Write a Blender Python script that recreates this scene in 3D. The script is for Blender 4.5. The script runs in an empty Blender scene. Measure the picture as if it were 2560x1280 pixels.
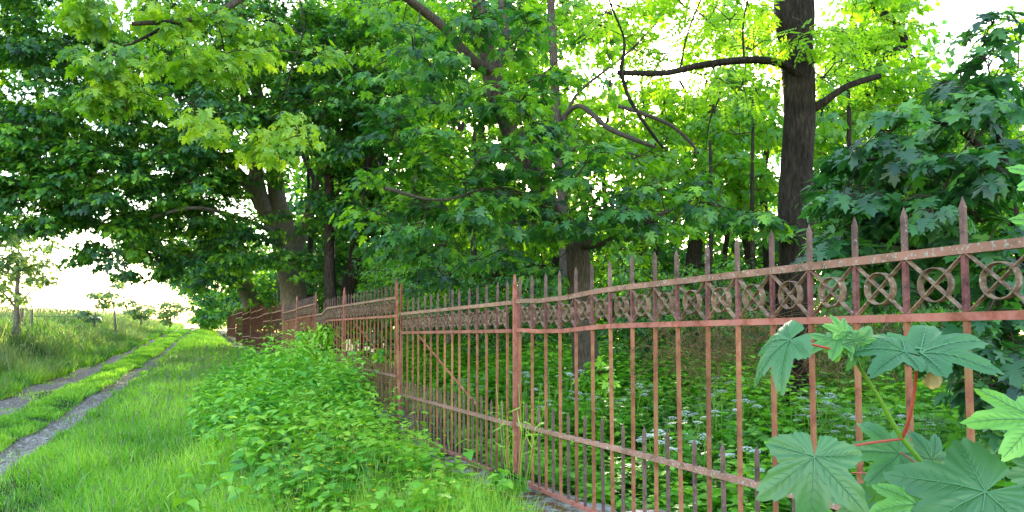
import bpy, math, random
import numpy as np
from mathutils import Vector, Matrix, noise as mnoise
random.seed(7); rng = np.random.default_rng(11)
SC = bpy.context.scene
COL = SC.collection

# ------------------------------------------------------------------ camera, sky, sun
F = 1900.0; PITCH = math.radians(3.1); YAW = math.atan(820 / 1900); CY = 740.0
cam_d = bpy.data.cameras.new('camera'); cam = bpy.data.objects.new('camera', cam_d); COL.objects.link(cam)
cam_d.sensor_width = 36; cam_d.lens = 36 * F / 2560; cam_d.shift_y = 100 / 2560
cam_d.clip_start = .02; cam_d.clip_end = 2000
cam.location = (0, 0, 0); cam.rotation_euler = (math.radians(90) + PITCH, 0, -YAW)
SC.camera = cam
SUN_EL = math.radians(20); SUN_AZ = YAW + math.radians(5)       # clockwise from +Y
W = bpy.data.worlds.new('World'); SC.world = W; W.use_nodes = True
nt = W.node_tree; nt.nodes.clear()
wo = nt.nodes.new('ShaderNodeOutputWorld'); bg = nt.nodes.new('ShaderNodeBackground')
sky = nt.nodes.new('ShaderNodeTexSky'); sky.sky_type = 'NISHITA'; sky.sun_disc = False
sky.sun_elevation = SUN_EL; sky.sun_rotation = SUN_AZ; sky.air_density = 1.4; sky.dust_density = 1.0; sky.ozone_density = 1.0
bg.inputs['Strength'].default_value = .15
nt.links.new(sky.outputs[0], bg.inputs[0]); nt.links.new(bg.outputs[0], wo.inputs[0])
sl = bpy.data.lights.new('sun', 'SUN'); sl.energy = 2.6; sl.angle = math.radians(.5); sl.color = (1, .86, .66)
so = bpy.data.objects.new('sun', sl); COL.objects.link(so)
sd = Vector((math.sin(SUN_AZ) * math.cos(SUN_EL), math.cos(SUN_AZ) * math.cos(SUN_EL), math.sin(SUN_EL)))
so.rotation_euler = sd.to_track_quat('Z', 'Y').to_euler()
SC.view_settings.view_transform = 'Standard'; SC.view_settings.look = 'None'; SC.view_settings.gamma = 1
SC.view_settings.exposure = 2.58
SC.render.engine = 'CYCLES'
SC.cycles.max_bounces = 7; SC.cycles.diffuse_bounces = 3; SC.cycles.transmission_bounces = 3; SC.cycles.glossy_bounces = 2
SC.cycles.use_adaptive_sampling = True

def P(x, y, d):
    """world point at horizontal distance-along-view d for photograph coordinates x, y"""
    u = (x - 1280) / F; v = (CY - y) / F
    fw = math.cos(PITCH) - v * math.sin(PITCH); up = math.sin(PITCH) + v * math.cos(PITCH)
    r = u / fw * d; z = up / fw * d
    return (r * math.cos(YAW) + d * math.sin(YAW), d * math.cos(YAW) - r * math.sin(YAW), z)
def PA(x, y, d):
    u = (x - 1280) / F; v = (CY - y) / F
    fw = math.cos(PITCH) - v * math.sin(PITCH); up = math.sin(PITCH) + v * math.cos(PITCH)
    r = u / fw * d; z = up / fw * d
    return np.stack([r * math.cos(YAW) + d * math.sin(YAW), d * math.cos(YAW) - r * math.sin(YAW), z], -1)

# ------------------------------------------------------------------ helpers
def tag(o, label=None, cat=None, group=None, kind=None):
    if label: o['label'] = label
    if cat: o['category'] = cat
    if group: o['group'] = group
    if kind: o['kind'] = kind
    return o
def empty(name, loc=(0, 0, 0)):
    o = bpy.data.objects.new(name, None); o.empty_display_size = .2; o.location = loc; COL.objects.link(o); return o
def mesh(name, V, faces, mats, attrs=None, fmat=None, smooth=True):
    """faces: (loops array, lengths array)"""
    V = np.asarray(V, np.float32); L, N = faces
    m = bpy.data.meshes.new(name)
    m.vertices.add(len(V)); m.vertices.foreach_set('co', V.ravel())
    m.loops.add(len(L)); m.loops.foreach_set('vertex_index', np.asarray(L, np.int32))
    m.polygons.add(len(N)); N = np.asarray(N, np.int32)
    m.polygons.foreach_set('loop_start', (np.cumsum(N) - N).astype(np.int32))
    m.update(calc_edges=True)
    for mt in (mats if isinstance(mats, (list, tuple)) else [mats]): m.materials.append(mt)
    if fmat is not None: m.polygons.foreach_set('material_index', np.asarray(fmat, np.int32))
    m.polygons.foreach_set('use_smooth', np.full(len(N), smooth))
    for k, a in (attrs or {}).items():
        at = m.attributes.new(k, 'FLOAT', 'POINT'); at.data.foreach_set('value', np.asarray(a, np.float32))
    m.validate()
    return m
def link(name, m, parent=None, loc=None):
    o = bpy.data.objects.new(name, m); COL.objects.link(o)
    if parent: o.parent = parent
    if loc is not None: o.location = loc
    return o
def flat(faces):
    return np.array([i for f in faces for i in f], np.int64), np.array([len(f) for f in faces], np.int64)
class MB:
    def __init__(s): s.V = []; s.L = []; s.N = []; s.M = []; s.n = 0; s.T = []
    def add(s, V, faces, mi=0, t=0.):
        V = np.asarray(V, float).reshape(-1, 3); L, N = faces if isinstance(faces, tuple) else flat(faces)
        s.V.append(V); s.L.append(L + s.n); s.N.append(N); s.M.append(np.full(len(N), mi)); s.n += len(V)
        s.T.append(np.broadcast_to(np.asarray(t, float), (len(V),)))
        return s
    def box(s, a, b, mi=0):
        x0, y0, z0 = a; x1, y1, z1 = b
        return s.add([(x0,y0,z0),(x1,y0,z0),(x1,y1,z0),(x0,y1,z0),(x0,y0,z1),(x1,y0,z1),(x1,y1,z1),(x0,y1,z1)],
              [(0,3,2,1),(4,5,6,7),(0,1,5,4),(1,2,6,5),(2,3,7,6),(3,0,4,7)], mi)
    def mesh(s, name, mats, smooth=True):
        return mesh(name, np.concatenate(s.V), (np.concatenate(s.L), np.concatenate(s.N)), mats, {'tint': np.concatenate(s.T)}, np.concatenate(s.M), smooth)
def tubes(Pt, R, sides=4):
    """Pt (N,k,3), R (N,k) -> verts, (loops, lens)"""
    N, k, _ = Pt.shape
    d = np.gradient(Pt, axis=1); d /= np.linalg.norm(d, axis=2, keepdims=True) + 1e-9
    ref = np.where(np.abs(d[..., 2:3]) > .9, np.array([1., 0, 0]), np.array([0, 0, 1.]))
    ref = np.broadcast_to(ref[:, :1], d.shape)
    a = np.cross(d, ref); a /= np.linalg.norm(a, axis=2, keepdims=True) + 1e-9
    b = np.cross(d, a)
    th = np.arange(sides) * 2 * math.pi / sides
    V = Pt[:, :, None] + R[:, :, None, None] * (a[:, :, None] * np.cos(th)[:, None] + b[:, :, None] * np.sin(th)[:, None])
    i = np.arange(k - 1)[:, None] * sides; j = np.arange(sides)[None]; j2 = (j + 1) % sides
    q = np.stack([i + j, i + j2, i + sides + j2, i + sides + j], -1).reshape(-1, 4)
    L = (q[None] + (np.arange(N) * k * sides)[:, None, None]).reshape(-1)
    return V.reshape(-1, 3), (L, np.full(N * len(q), 4))
def catmull(pts, n):
    pts = np.asarray(pts, float); q = np.vstack([2 * pts[0] - pts[1], pts, 2 * pts[-1] - pts[-2]]); out = []
    for i in range(1, len(q) - 2):
        for t in np.arange(n) / n:
            p0, p1, p2, p3 = q[i-1], q[i], q[i+1], q[i+2]
            out.append(.5 * (2*p1 + (p2-p0)*t + (2*p0-5*p1+4*p2-p3)*t*t + (3*p1-p0-3*p2+p3)*t**3))
    out.append(pts[-1]); return np.array(out)
def trunk_geo(pts, n=8, sides=14, rough=.08, flare=0):
    """pts rows x,y,z,r"""
    c = catmull(pts, n); Pt = c[None, :, :3]; R = np.maximum(c[None, :, 3], .004)
    if flare: R = R * (1 + flare * np.exp(-np.arange(len(c)) * .5))[None]
    V, f = tubes(Pt, R, sides)
    k = len(c); V = V.reshape(k, sides, 3)
    for i in range(k):
        for j in range(sides):
            a = j * 2 * math.pi / sides
            w = mnoise.noise(Vector((math.cos(a) * 1.3 + pts[0][0], math.sin(a) * 1.3, c[i, 2] * .8 / max(R[0, i] * 3, .1) * .5)))
            V[i, j] += (V[i, j] - c[i, :3]) * w * rough * 3
    return V.reshape(-1, 3), f, c
def nrm(v): return v / (np.linalg.norm(v, axis=-1, keepdims=True) + 1e-9)

# ------------------------------------------------------------------ materials
def newmat(name):
    m = bpy.data.materials.new(name); m.use_nodes = True; n = m.node_tree; n.nodes.clear()
    return m, n, n.nodes.new('ShaderNodeOutputMaterial')
def node(n, t, **kw):
    x = n.nodes.new(t)
    for k, v in kw.items():
        if k in x.inputs: x.inputs[k].default_value = v
        else: setattr(x, k, v)
    return x
def ramp(n, fac, stops):
    r = n.nodes.new('ShaderNodeValToRGB'); e = r.color_ramp.elements
    while len(e) < len(stops): e.new(.5)
    for i, (p, c) in enumerate(stops): e[i].position = p; e[i].color = (*c, 1)
    n.links.new(fac, r.inputs[0]); return r.outputs[0]
def leaf_mat(name, dark, mid, light, trans=.5, warm=(1.25, 1.15, .45), gloss=.05, rough=.45):
    m, n, out = newmat(name)
    at = node(n, 'ShaderNodeAttribute', attribute_name='tint')
    col = ramp(n, at.outputs['Fac'], [(0, dark), (.5, mid), (1, light)])
    d = node(n, 'ShaderNodeBsdfDiffuse'); t = node(n, 'ShaderNodeBsdfTranslucent'); g = node(n, 'ShaderNodeBsdfGlossy', Roughness=rough)
    g.inputs['Color'].default_value = (1, 1, 1, 1)
    mx = node(n, 'ShaderNodeMix', data_type='RGBA', blend_type='MULTIPLY'); mx.inputs[0].default_value = 1
    n.links.new(col, mx.inputs[6]); mx.inputs[7].default_value = (*[w * 1.6 for w in warm], 1)
    n.links.new(col, d.inputs[0]); n.links.new(mx.outputs[2], t.inputs[0])
    s1 = node(n, 'ShaderNodeMixShader'); s1.inputs[0].default_value = trans
    n.links.new(d.outputs[0], s1.inputs[1]); n.links.new(t.outputs[0], s1.inputs[2])
    s2 = node(n, 'ShaderNodeMixShader'); s2.inputs[0].default_value = gloss
    n.links.new(s1.outputs[0], s2.inputs[1]); n.links.new(g.outputs[0], s2.inputs[2])
    n.links.new(s2.outputs[0], out.inputs[0]); return m
def rough_mat(name, stops, scale=8, rough=.9, bump=.3, stretch=(1, 1, 1), detail=8, speck=None, dist=.02, spec=.2, vary=0):
    m, n, out = newmat(name)
    tc = node(n, 'ShaderNodeTexCoord'); mp = node(n, 'ShaderNodeMapping'); mp.inputs['Scale'].default_value = stretch
    oi = node(n, 'ShaderNodeObjectInfo'); va = node(n, 'ShaderNodeVectorMath', operation='ADD'); sc_ = node(n, 'ShaderNodeMath', operation='MULTIPLY'); sc_.inputs[1].default_value = 40
    n.links.new(oi.outputs['Random'], sc_.inputs[0]); n.links.new(tc.outputs['Object'], va.inputs[0]); n.links.new(sc_.outputs[0], va.inputs[1]); n.links.new(va.outputs[0], mp.inputs[0])
    no = node(n, 'ShaderNodeTexNoise', Scale=scale, Detail=detail, Roughness=.65); n.links.new(mp.outputs[0], no.inputs['Vector'])
    col = ramp(n, no.outputs[0], stops)
    if speck:
        sc, lo, hi, c = speck
        n2 = node(n, 'ShaderNodeTexNoise', Scale=sc, Detail=4); n.links.new(va.outputs[0], n2.inputs['Vector'])
        f = ramp(n, n2.outputs[0], [(lo, (0, 0, 0)), (hi, (1, 1, 1))])
        mx = node(n, 'ShaderNodeMix', data_type='RGBA'); n.links.new(f, mx.inputs[0]); n.links.new(col, mx.inputs[6]); mx.inputs[7].default_value = (*c, 1)
        col = mx.outputs[2]
    if vary:
        n3 = node(n, 'ShaderNodeTexNoise', Scale=2.6, Detail=3); n.links.new(va.outputs[0], n3.inputs['Vector'])
        g_ = ramp(n, n3.outputs[0], [(.3, (1 - vary,) * 3), (.7, (1, 1, 1))]); r_ = ramp(n, oi.outputs['Random'], [(0, (1 - vary * .7,) * 3), (1, (1, 1, 1))])
        for gg in (g_, r_):
            mm = node(n, 'ShaderNodeMix', data_type='RGBA', blend_type='MULTIPLY'); mm.inputs[0].default_value = 1; n.links.new(col, mm.inputs[6]); n.links.new(gg, mm.inputs[7]); col = mm.outputs[2]
    b = node(n, 'ShaderNodeBsdfPrincipled', Roughness=rough); b.inputs['Specular IOR Level'].default_value = spec
    n.links.new(col, b.inputs['Base Color'])
    bp = node(n, 'ShaderNodeBump', Strength=bump, Distance=dist); n.links.new(no.outputs[0], bp.inputs['Height']); n.links.new(bp.outputs[0], b.inputs['Normal'])
    n.links.new(b.outputs[0], out.inputs[0]); return m
M = {}
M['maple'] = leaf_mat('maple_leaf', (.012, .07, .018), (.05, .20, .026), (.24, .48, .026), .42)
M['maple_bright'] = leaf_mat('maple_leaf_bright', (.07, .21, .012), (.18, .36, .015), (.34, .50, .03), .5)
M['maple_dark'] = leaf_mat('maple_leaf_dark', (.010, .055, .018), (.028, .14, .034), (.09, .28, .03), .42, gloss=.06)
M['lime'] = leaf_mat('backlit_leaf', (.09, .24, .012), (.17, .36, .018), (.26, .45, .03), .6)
M['shrub'] = leaf_mat('shrub_leaf', (.02, .09, .014), (.055, .20, .02), (.14, .34, .025), .5)
M['herb'] = leaf_mat('herb_leaf', (.04, .17, .012), (.13, .40, .02), (.30, .58, .03), .38)
M['nettle'] = leaf_mat('nettle_leaf', (.035, .16, .022), (.13, .43, .035), (.32, .60, .04), .28)
M['celandine'] = leaf_mat('celandine_leaf', (.05, .22, .012), (.16, .44, .022), (.36, .60, .03), .28)
M['grass'] = leaf_mat('grass_blade', (.04, .18, .012), (.18, .45, .02), (.42, .64, .07), .35)
M['bankgrass'] = leaf_mat('meadow_grass', (.04, .15, .03), (.10, .24, .05), (.26, .32, .15), .4)
M['sapling'] = leaf_mat('sycamore_leaf', (.03, .115, .035), (.06, .20, .062), (.15, .40, .05), .22, gloss=.05, rough=.4)
M['vein'] = leaf_mat('leaf_vein', (.06, .2, .08), (.10, .28, .12), (.2, .4, .12), .1)
M['field_tree'] = leaf_mat('young_tree_leaf', (.05, .12, .04), (.10, .19, .06), (.16, .26, .08), .4)
M['petal_w'] = leaf_mat('white_petal', (.7, .72, .68), (.8, .82, .8), (.85, .86, .85), .3, warm=(.6, .6, .6))
M['petal_y'] = leaf_mat('yellow_petal', (.8, .55, .02), (.85, .6, .02), (.9, .65, .03), .3, warm=(.6, .6, .6))
M['wither'] = leaf_mat('withered_leaf', (.35, .25, .08), (.45, .34, .12), (.55, .45, .2), .4, warm=(.6, .55, .4))
M['bark'] = rough_mat('maple_bark', [(.3, (.08, .066, .055)), (.5, (.24, .20, .165)), (.7, (.40, .34, .29))], 9, .95, 1, (6, 6, 1), dist=.03)
M['bark_dark'] = rough_mat('dark_bark', [(.3, (.018, .013, .010)), (.52, (.065, .048, .036)), (.75, (.15, .115, .09))], 9, .95, 1, (3.5, 3.5, .8), dist=.05, vary=.5)
M['bark_mid'] = rough_mat('brown_bark', [(.3, (.035, .027, .022)), (.55, (.11, .085, .068)), (.78, (.24, .19, .16))], 9, .95, 1, (6, 6, 1), dist=.03)
M['twig'] = rough_mat('twig_bark', [(.3, (.03, .024, .018)), (.7, (.08, .06, .045))], 6, .95, .2)
M['stem'] = leaf_mat('green_stem', (.12, .3, .02), (.2, .4, .03), (.3, .45, .05), .2)
M['petiole'] = leaf_mat('red_petiole', (.4, .05, .04), (.5, .08, .05), (.55, .12, .07), .2, warm=(.8, .5, .5))
M['rust'] = rough_mat('rusty_red_iron', [(.28, (.2, .075, .045)), (.43, (.52, .165, .11)), (.55, (.66, .24, .195)), (.66, (.55, .25, .14)), (.8, (.30, .17, .08))], 13, .75, .4, speck=(60, .66, .72, (.42, .36, .32)), dist=.004, vary=.4)
M['rust_mauve'] = rough_mat('mauve_iron', [(.3, (.13, .05, .05)), (.5, (.32, .11, .11)), (.7, (.42, .17, .15))], 22, .8, .6, speck=(120, .6, .68, (.4, .3, .3)), dist=.004, vary=.4)
M['rust_ochre'] = rough_mat('ochre_iron', [(.3, (.24, .085, .045)), (.5, (.55, .20, .115)), (.68, (.52, .28, .12))], 16, .8, .6, speck=(90, .62, .7, (.42, .3, .2)), dist=.004, vary=.45)
M['iron_dark'] = rough_mat('lichened_dark_iron', [(.3, (.10, .06, .04)), (.48, (.30, .185, .125)), (.64, (.44, .29, .20)), (.8, (.34, .28, .14))], 30, .9, .6, speck=(60, .62, .68, (.5, .48, .42)), dist=.004, vary=.35)
M['rust_top'] = rough_mat('lichened_iron', [(.28, (.19, .11, .06)), (.45, (.46, .24, .17)), (.58, (.58, .27, .20)), (.75, (.36, .26, .13))], 15, .85, .5, speck=(70, .585, .64, (.56, .53, .46)), dist=.004, vary=.35)
M['rust_tip'] = rough_mat('weathered_iron', [(.3, (.09, .055, .05)), (.5, (.23, .13, .115)), (.7, (.33, .19, .16))], 14, .8, .5, speck=(90, .62, .68, (.4, .33, .3)), dist=.004, vary=.3)
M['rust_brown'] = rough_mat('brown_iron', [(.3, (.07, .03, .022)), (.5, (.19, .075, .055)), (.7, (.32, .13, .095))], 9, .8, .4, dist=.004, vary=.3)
M['stone'] = rough_mat('mossy_stone', [(.3, (.10, .08, .05)), (.45, (.28, .25, .2)), (.6, (.46, .43, .38)), (.75, (.60, .58, .53))], 5, .95, 1, speck=(7, .5, .6, (.17, .075, .025)), dist=.03)
M['wood'] = rough_mat('grey_wood', [(.3, (.16, .13, .11)), (.7, (.36, .31, .28))], 5, .9, .4, (8, 8, 1))
M['litter'] = rough_mat('dry_litter', [(.3, (.12, .06, .03)), (.7, (.32, .2, .1))], 5, .9, .3)

# ------------------------------------------------------------------ terrain
FX = 2.505
zy = [-20, 0, 8, 12, 20, 30, 40, 50, 60, 75, 100, 300]; zz = [-1.75, -1.7, -1.62, -1.55, -1.3, -.95, -.5, -.0, .42, .85, .3, -9]
fy = [-20, 9.2, 9.6, 16, 16.8, 19, 25.5, 27, 36, 42, 51, 60, 75, 100, 300]; fz = [-1.184, -1.184, -.98, -.95, -.80, -.80, -.74, -.52, -.46, -.30, -.0, .35, .8, .3, -9]
RRy = [-20, 0, 10.2, 15.8, 20, 27.3, 37.8, 59.5, 75, 300]; RRx = [-3.1, -2.2, -1.85, -1.61, -1.36, -1.01, -.55, .58, 1.6, 18]
RLy = [-20, 0, 11.9, 17.7, 26.6, 34.4, 57.9, 75, 300]; RLx = [-3.5, -2.6, -2.18, -1.93, -1.5, -.97, .25, 1.25, 17.6]
LRy = [-20, 0, 15.8, 18.6, 25.1, 34.6, 44.8, 57.1, 75, 300]; LRx = [-4.3, -3.5, -2.91, -2.68, -2.37, -2.0, -1.33, -.5, .5, 16.8]
LLy = [-20, 0, 19.5, 24, 28.6, 36.6, 44.9, 57.9, 75, 300]; LLx = [-4.8, -4.1, -3.6, -3.4, -3.0, -2.4, -1.8, -.87, .1, 16.4]
def sm(t): t = np.clip(t, 0, 1); return t * t * (3 - 2 * t)
def Hf(X, Y):
    X = np.asarray(X, float); Y = np.asarray(Y, float)
    z = np.interp(Y, zy, zz); rr = np.interp(Y, RRy, RRx); ll = np.interp(Y, LLy, LLx)
    zfz = np.interp(Y, fy, fz)
    bh = np.interp(Y, [-20, 22, 45, 70, 90], [1.45, 1.40, .95, .3, 0]); u = ll - .15 - X
    z = z + bh * sm(u / 2.6) - np.clip(u - 6, 0, 60) * .02
    t = sm((X - rr - .1) / (FX - .5 - rr)); z = np.where(X > rr, z + t * (zfz - .22 - z), z)
    z = np.where(X > FX + .2, zfz - .15 - .02 * (X - FX), z)
    z = z + .03 * np.sin(X * 1.7 + Y * .9) + .02 * np.sin(X * 3.1 - Y * 2.3)
    rl = np.interp(Y, RLy, RLx); lr = np.interp(Y, LRy, LRx)
    ctr = np.exp(-((X - (rl + lr) / 2) / .45) ** 2) * .06
    return z + ctr
def grid_axis(a, bks):
    out = [a]
    for lim, st in bks:
        while out[-1] < lim: out.append(out[-1] + st)
    return np.array(out)
gx = np.concatenate([-grid_axis(6, [(14, .6), (40, 3), (420, 30)])[::-1], grid_axis(-5.9, [(3.2, .08), (10, .5), (40, 3), (420, 30)])])
gy = grid_axis(-20, [(4, 1), (30, .16), (70, .5), (120, 4), (900, 40)])
GX, GY = np.meshgrid(gx, gy); GZ = Hf(GX, GY); GZ = np.where(GY > 300, -9, GZ)
nx, ny = len(gx), len(gy)
wob = np.array([[mnoise.noise(Vector((float(x) * 2.2, float(y) * .8, 0))) for x in gx] for y in gy]) * .22
def band(X, Y, ay, ax, by, bx, w=.10):
    a = np.interp(Y, ay, ax); b = np.interp(Y, by, bx)
    a = a - .05; b = b + .05; return np.clip(np.minimum((X - a + wob) / w + .5, (b - X + wob) / w + .5), 0, 1)
track = np.maximum(band(GX, GY, RLy, RLx, RRy, RRx), band(GX, GY, LLy, LLx, LRy, LRx))
pn = np.array([[mnoise.noise(Vector((float(x) * .9 + 9, float(y) * .35, 2))) for x in gx] for y in gy])
track = track * np.clip(1.25 - 2.2 * np.clip(pn - .08, 0, 1) * (GX < np.interp(GY, RLy, RLx) - .2) * 2.2, 0, 1)
GZ = GZ - track * .045
idx = np.arange(nx * ny).reshape(ny, nx)
q = np.stack([idx[:-1, :-1], idx[:-1, 1:], idx[1:, 1:], idx[1:, :-1]], -1).reshape(-1, 4)
m, n, out = newmat('ground_soil')
tc = node(n, 'ShaderNodeTexCoord'); at = node(n, 'ShaderNodeAttribute', attribute_name='track')
n1 = node(n, 'ShaderNodeTexNoise', Scale=3, Detail=10, Roughness=.7); n2 = node(n, 'ShaderNodeTexNoise', Scale=26, Detail=8, Roughness=.75)
vo = node(n, 'ShaderNodeTexVoronoi', Scale=38)
for k in (n1, n2, vo): n.links.new(tc.outputs['Object'], k.inputs['Vector'])
soil = ramp(n, n1.outputs[0], [(.35, (.03, .045, .012)), (.55, (.05, .09, .02)), (.7, (.075, .12, .03))])
peb = ramp(n, n2.outputs[0], [(.36, (.09, .06, .04)), (.47, (.33, .25, .20)), (.58, (.52, .42, .36)), (.75, (.72, .63, .57))])
mx0 = node(n, 'ShaderNodeMix', data_type='RGBA', blend_type='MULTIPLY'); mx0.inputs[0].default_value = .6
vr = ramp(n, vo.outputs['Distance'], [(0, (1.0, 1.0, 1.0)), (.6, (.45, .42, .4))]); n.links.new(peb, mx0.inputs[6]); n.links.new(vr, mx0.inputs[7])
fac = node(n, 'ShaderNodeMath', operation='ADD'); n.links.new(at.outputs['Fac'], fac.inputs[0])
sb = node(n, 'ShaderNodeMath', operation='MULTIPLY_ADD'); n.links.new(n2.outputs[0], sb.inputs[0]); sb.inputs[1].default_value = 1.3; sb.inputs[2].default_value = -.65
n.links.new(sb.outputs[0], fac.inputs[1])
fr = ramp(n, fac.outputs[0], [(.4, (0, 0, 0)), (.6, (1, 1, 1))])
mx = node(n, 'ShaderNodeMix', data_type='RGBA'); n.links.new(fr, mx.inputs[0]); n.links.new(soil, mx.inputs[6]); n.links.new(mx0.outputs[2], mx.inputs[7])
b = node(n, 'ShaderNodeBsdfPrincipled', Roughness=.95); b.inputs['Specular IOR Level'].default_value = .15; n.links.new(mx.outputs[2], b.inputs['Base Color'])
bp = node(n, 'ShaderNodeBump', Strength=.8, Distance=.03); n.links.new(n2.outputs[0], bp.inputs['Height']); n.links.new(bp.outputs[0], b.inputs['Normal'])
n.links.new(b.outputs[0], out.inputs[0]); M['ground'] = m
g = link('ground', mesh('ground', np.stack([GX, GY, GZ], -1).reshape(-1, 3), (q.ravel(), np.full(len(q), 4)), M['ground'], {'track': track.ravel()}))
tag(g, 'grassy ground with two gravel wheel tracks climbing between bank and fence', kind='structure')

# ------------------------------------------------------------------ leaf templates (base at 0, tip along +y, normal +z)
def sym(half): return half + [(-x, y) for x, y in reversed(half) if x > 1e-6]
def fan(outline, c, droop=.25, fold=.12):
    o = np.array([c] + outline, float); k = len(outline)
    z = -droop * (np.hypot(o[:, 0], o[:, 1]) ** 2) + fold * np.abs(o[:, 0])
    return np.column_stack([o, z]), flat([(0, 1 + i, 1 + (i + 1) % k) for i in range(k)])
T = {}
half_hi = [(0, 0), (.12, -.10), (.28, -.12), (.30, -.02), (.52, .02), (.44, .10), (.56, .20), (.36, .20), (.30, .30), (.40, .40), (.56, .42), (.54, .52), (.70, .66), (.48, .64), (.40, .60), (.22, .50), (.20, .62), (.28, .80), (.14, .82), (0, 1.08)]
T['hi'] = fan(sym(half_hi), (0, .3))
T['mid'] = fan(sym([(0, 0), (.30, -.08), (.55, .12), (.30, .28), (.62, .58), (.22, .52), (.22, .78), (0, 1.05)]), (0, .3))
T['low'] = fan(sym([(0, 0), (.5, .08), (.52, .55), (.2, .6), (0, 1)]), (0, .35))
T['oval'] = (np.array([(0, 0, 0), (.30, .38, .05), (0, 1, -.12), (-.30, .38, .05), (0, .5, -.04)]), flat([(0, 1, 4), (1, 2, 4), (2, 3, 4), (3, 0, 4)]))
T['nettle'] = fan(sym([(0, 0), (.24, .08), (.34, .28), (.27, .5), (.15, .75), (0, 1)]), (0, .4), .3, .25)
T['round'] = fan(sym([(0, 0), (.3, .02), (.45, .25), (.30, .4), (.42, .65), (.2, .75), (0, .95)]), (0, .4), .15, .1)
pv = []; pf = []
for i in range(6):
    for s in ((-1, 1) if i < 5 else (0,)):
        y0 = .12 + .16 * i; a = s * 1.05; L = .30 if i else .24; w = .07
        dx, dy = math.sin(a), math.cos(a); px, py = dy, -dx; k = len(pv)
        pv += [(0, y0, 0), (dx * L * .5 + px * w, y0 + dy * L * .5 + py * w, .02), (dx * L, y0 + dy * L, -.05), (dx * L * .5 - px * w, y0 + dy * L * .5 - py * w, .02)]
        pf.append((k, k + 1, k + 2, k + 3))
T['pinnate'] = (np.array(pv), flat(pf))
T['blade'] = (np.array([(-.5, 0, 0), (.5, 0, 0), (.38, .5, .08), (-.38, .5, .08), (0, 1, .42)]), flat([(0, 1, 2, 3), (3, 2, 4)]))
T['lobed'] = fan([(0, 0), (.2, .1), (.42, .05), (.32, .25), (.5, .4), (.25, .45), (.3, .75), (0, .98), (-.3, .75), (-.25, .45), (-.5, .4), (-.32, .25), (-.42, .05), (-.2, .1)], (0, .3), .2, .1)
def leaves(tpl, Pos, axis, normal, size, width=None):
    """instances of a template -> verts, faces"""
    V0, (L0, N0) = T[tpl]; n = len(Pos)
    a = nrm(axis); nn = normal - (normal * a).sum(-1, keepdims=True) * a; nn = nrm(nn); s = np.cross(a, nn)
    sz = size[:, None, None]; wd = sz if width is None else width[:, None, None]
    V = Pos[:, None] + s[:, None] * V0[None, :, :1] * wd + a[:, None] * V0[None, :, 1:2] * sz + nn[:, None] * V0[None, :, 2:] * sz
    L = (L0[None] + (np.arange(n) * len(V0))[:, None]).ravel()
    return V.reshape(-1, 3), (L, np.tile(N0, n)), len(V0)
def rdir(n): return nrm(rng.normal(size=(n, 3)))
UP = np.array([0, 0, 1.])

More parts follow.
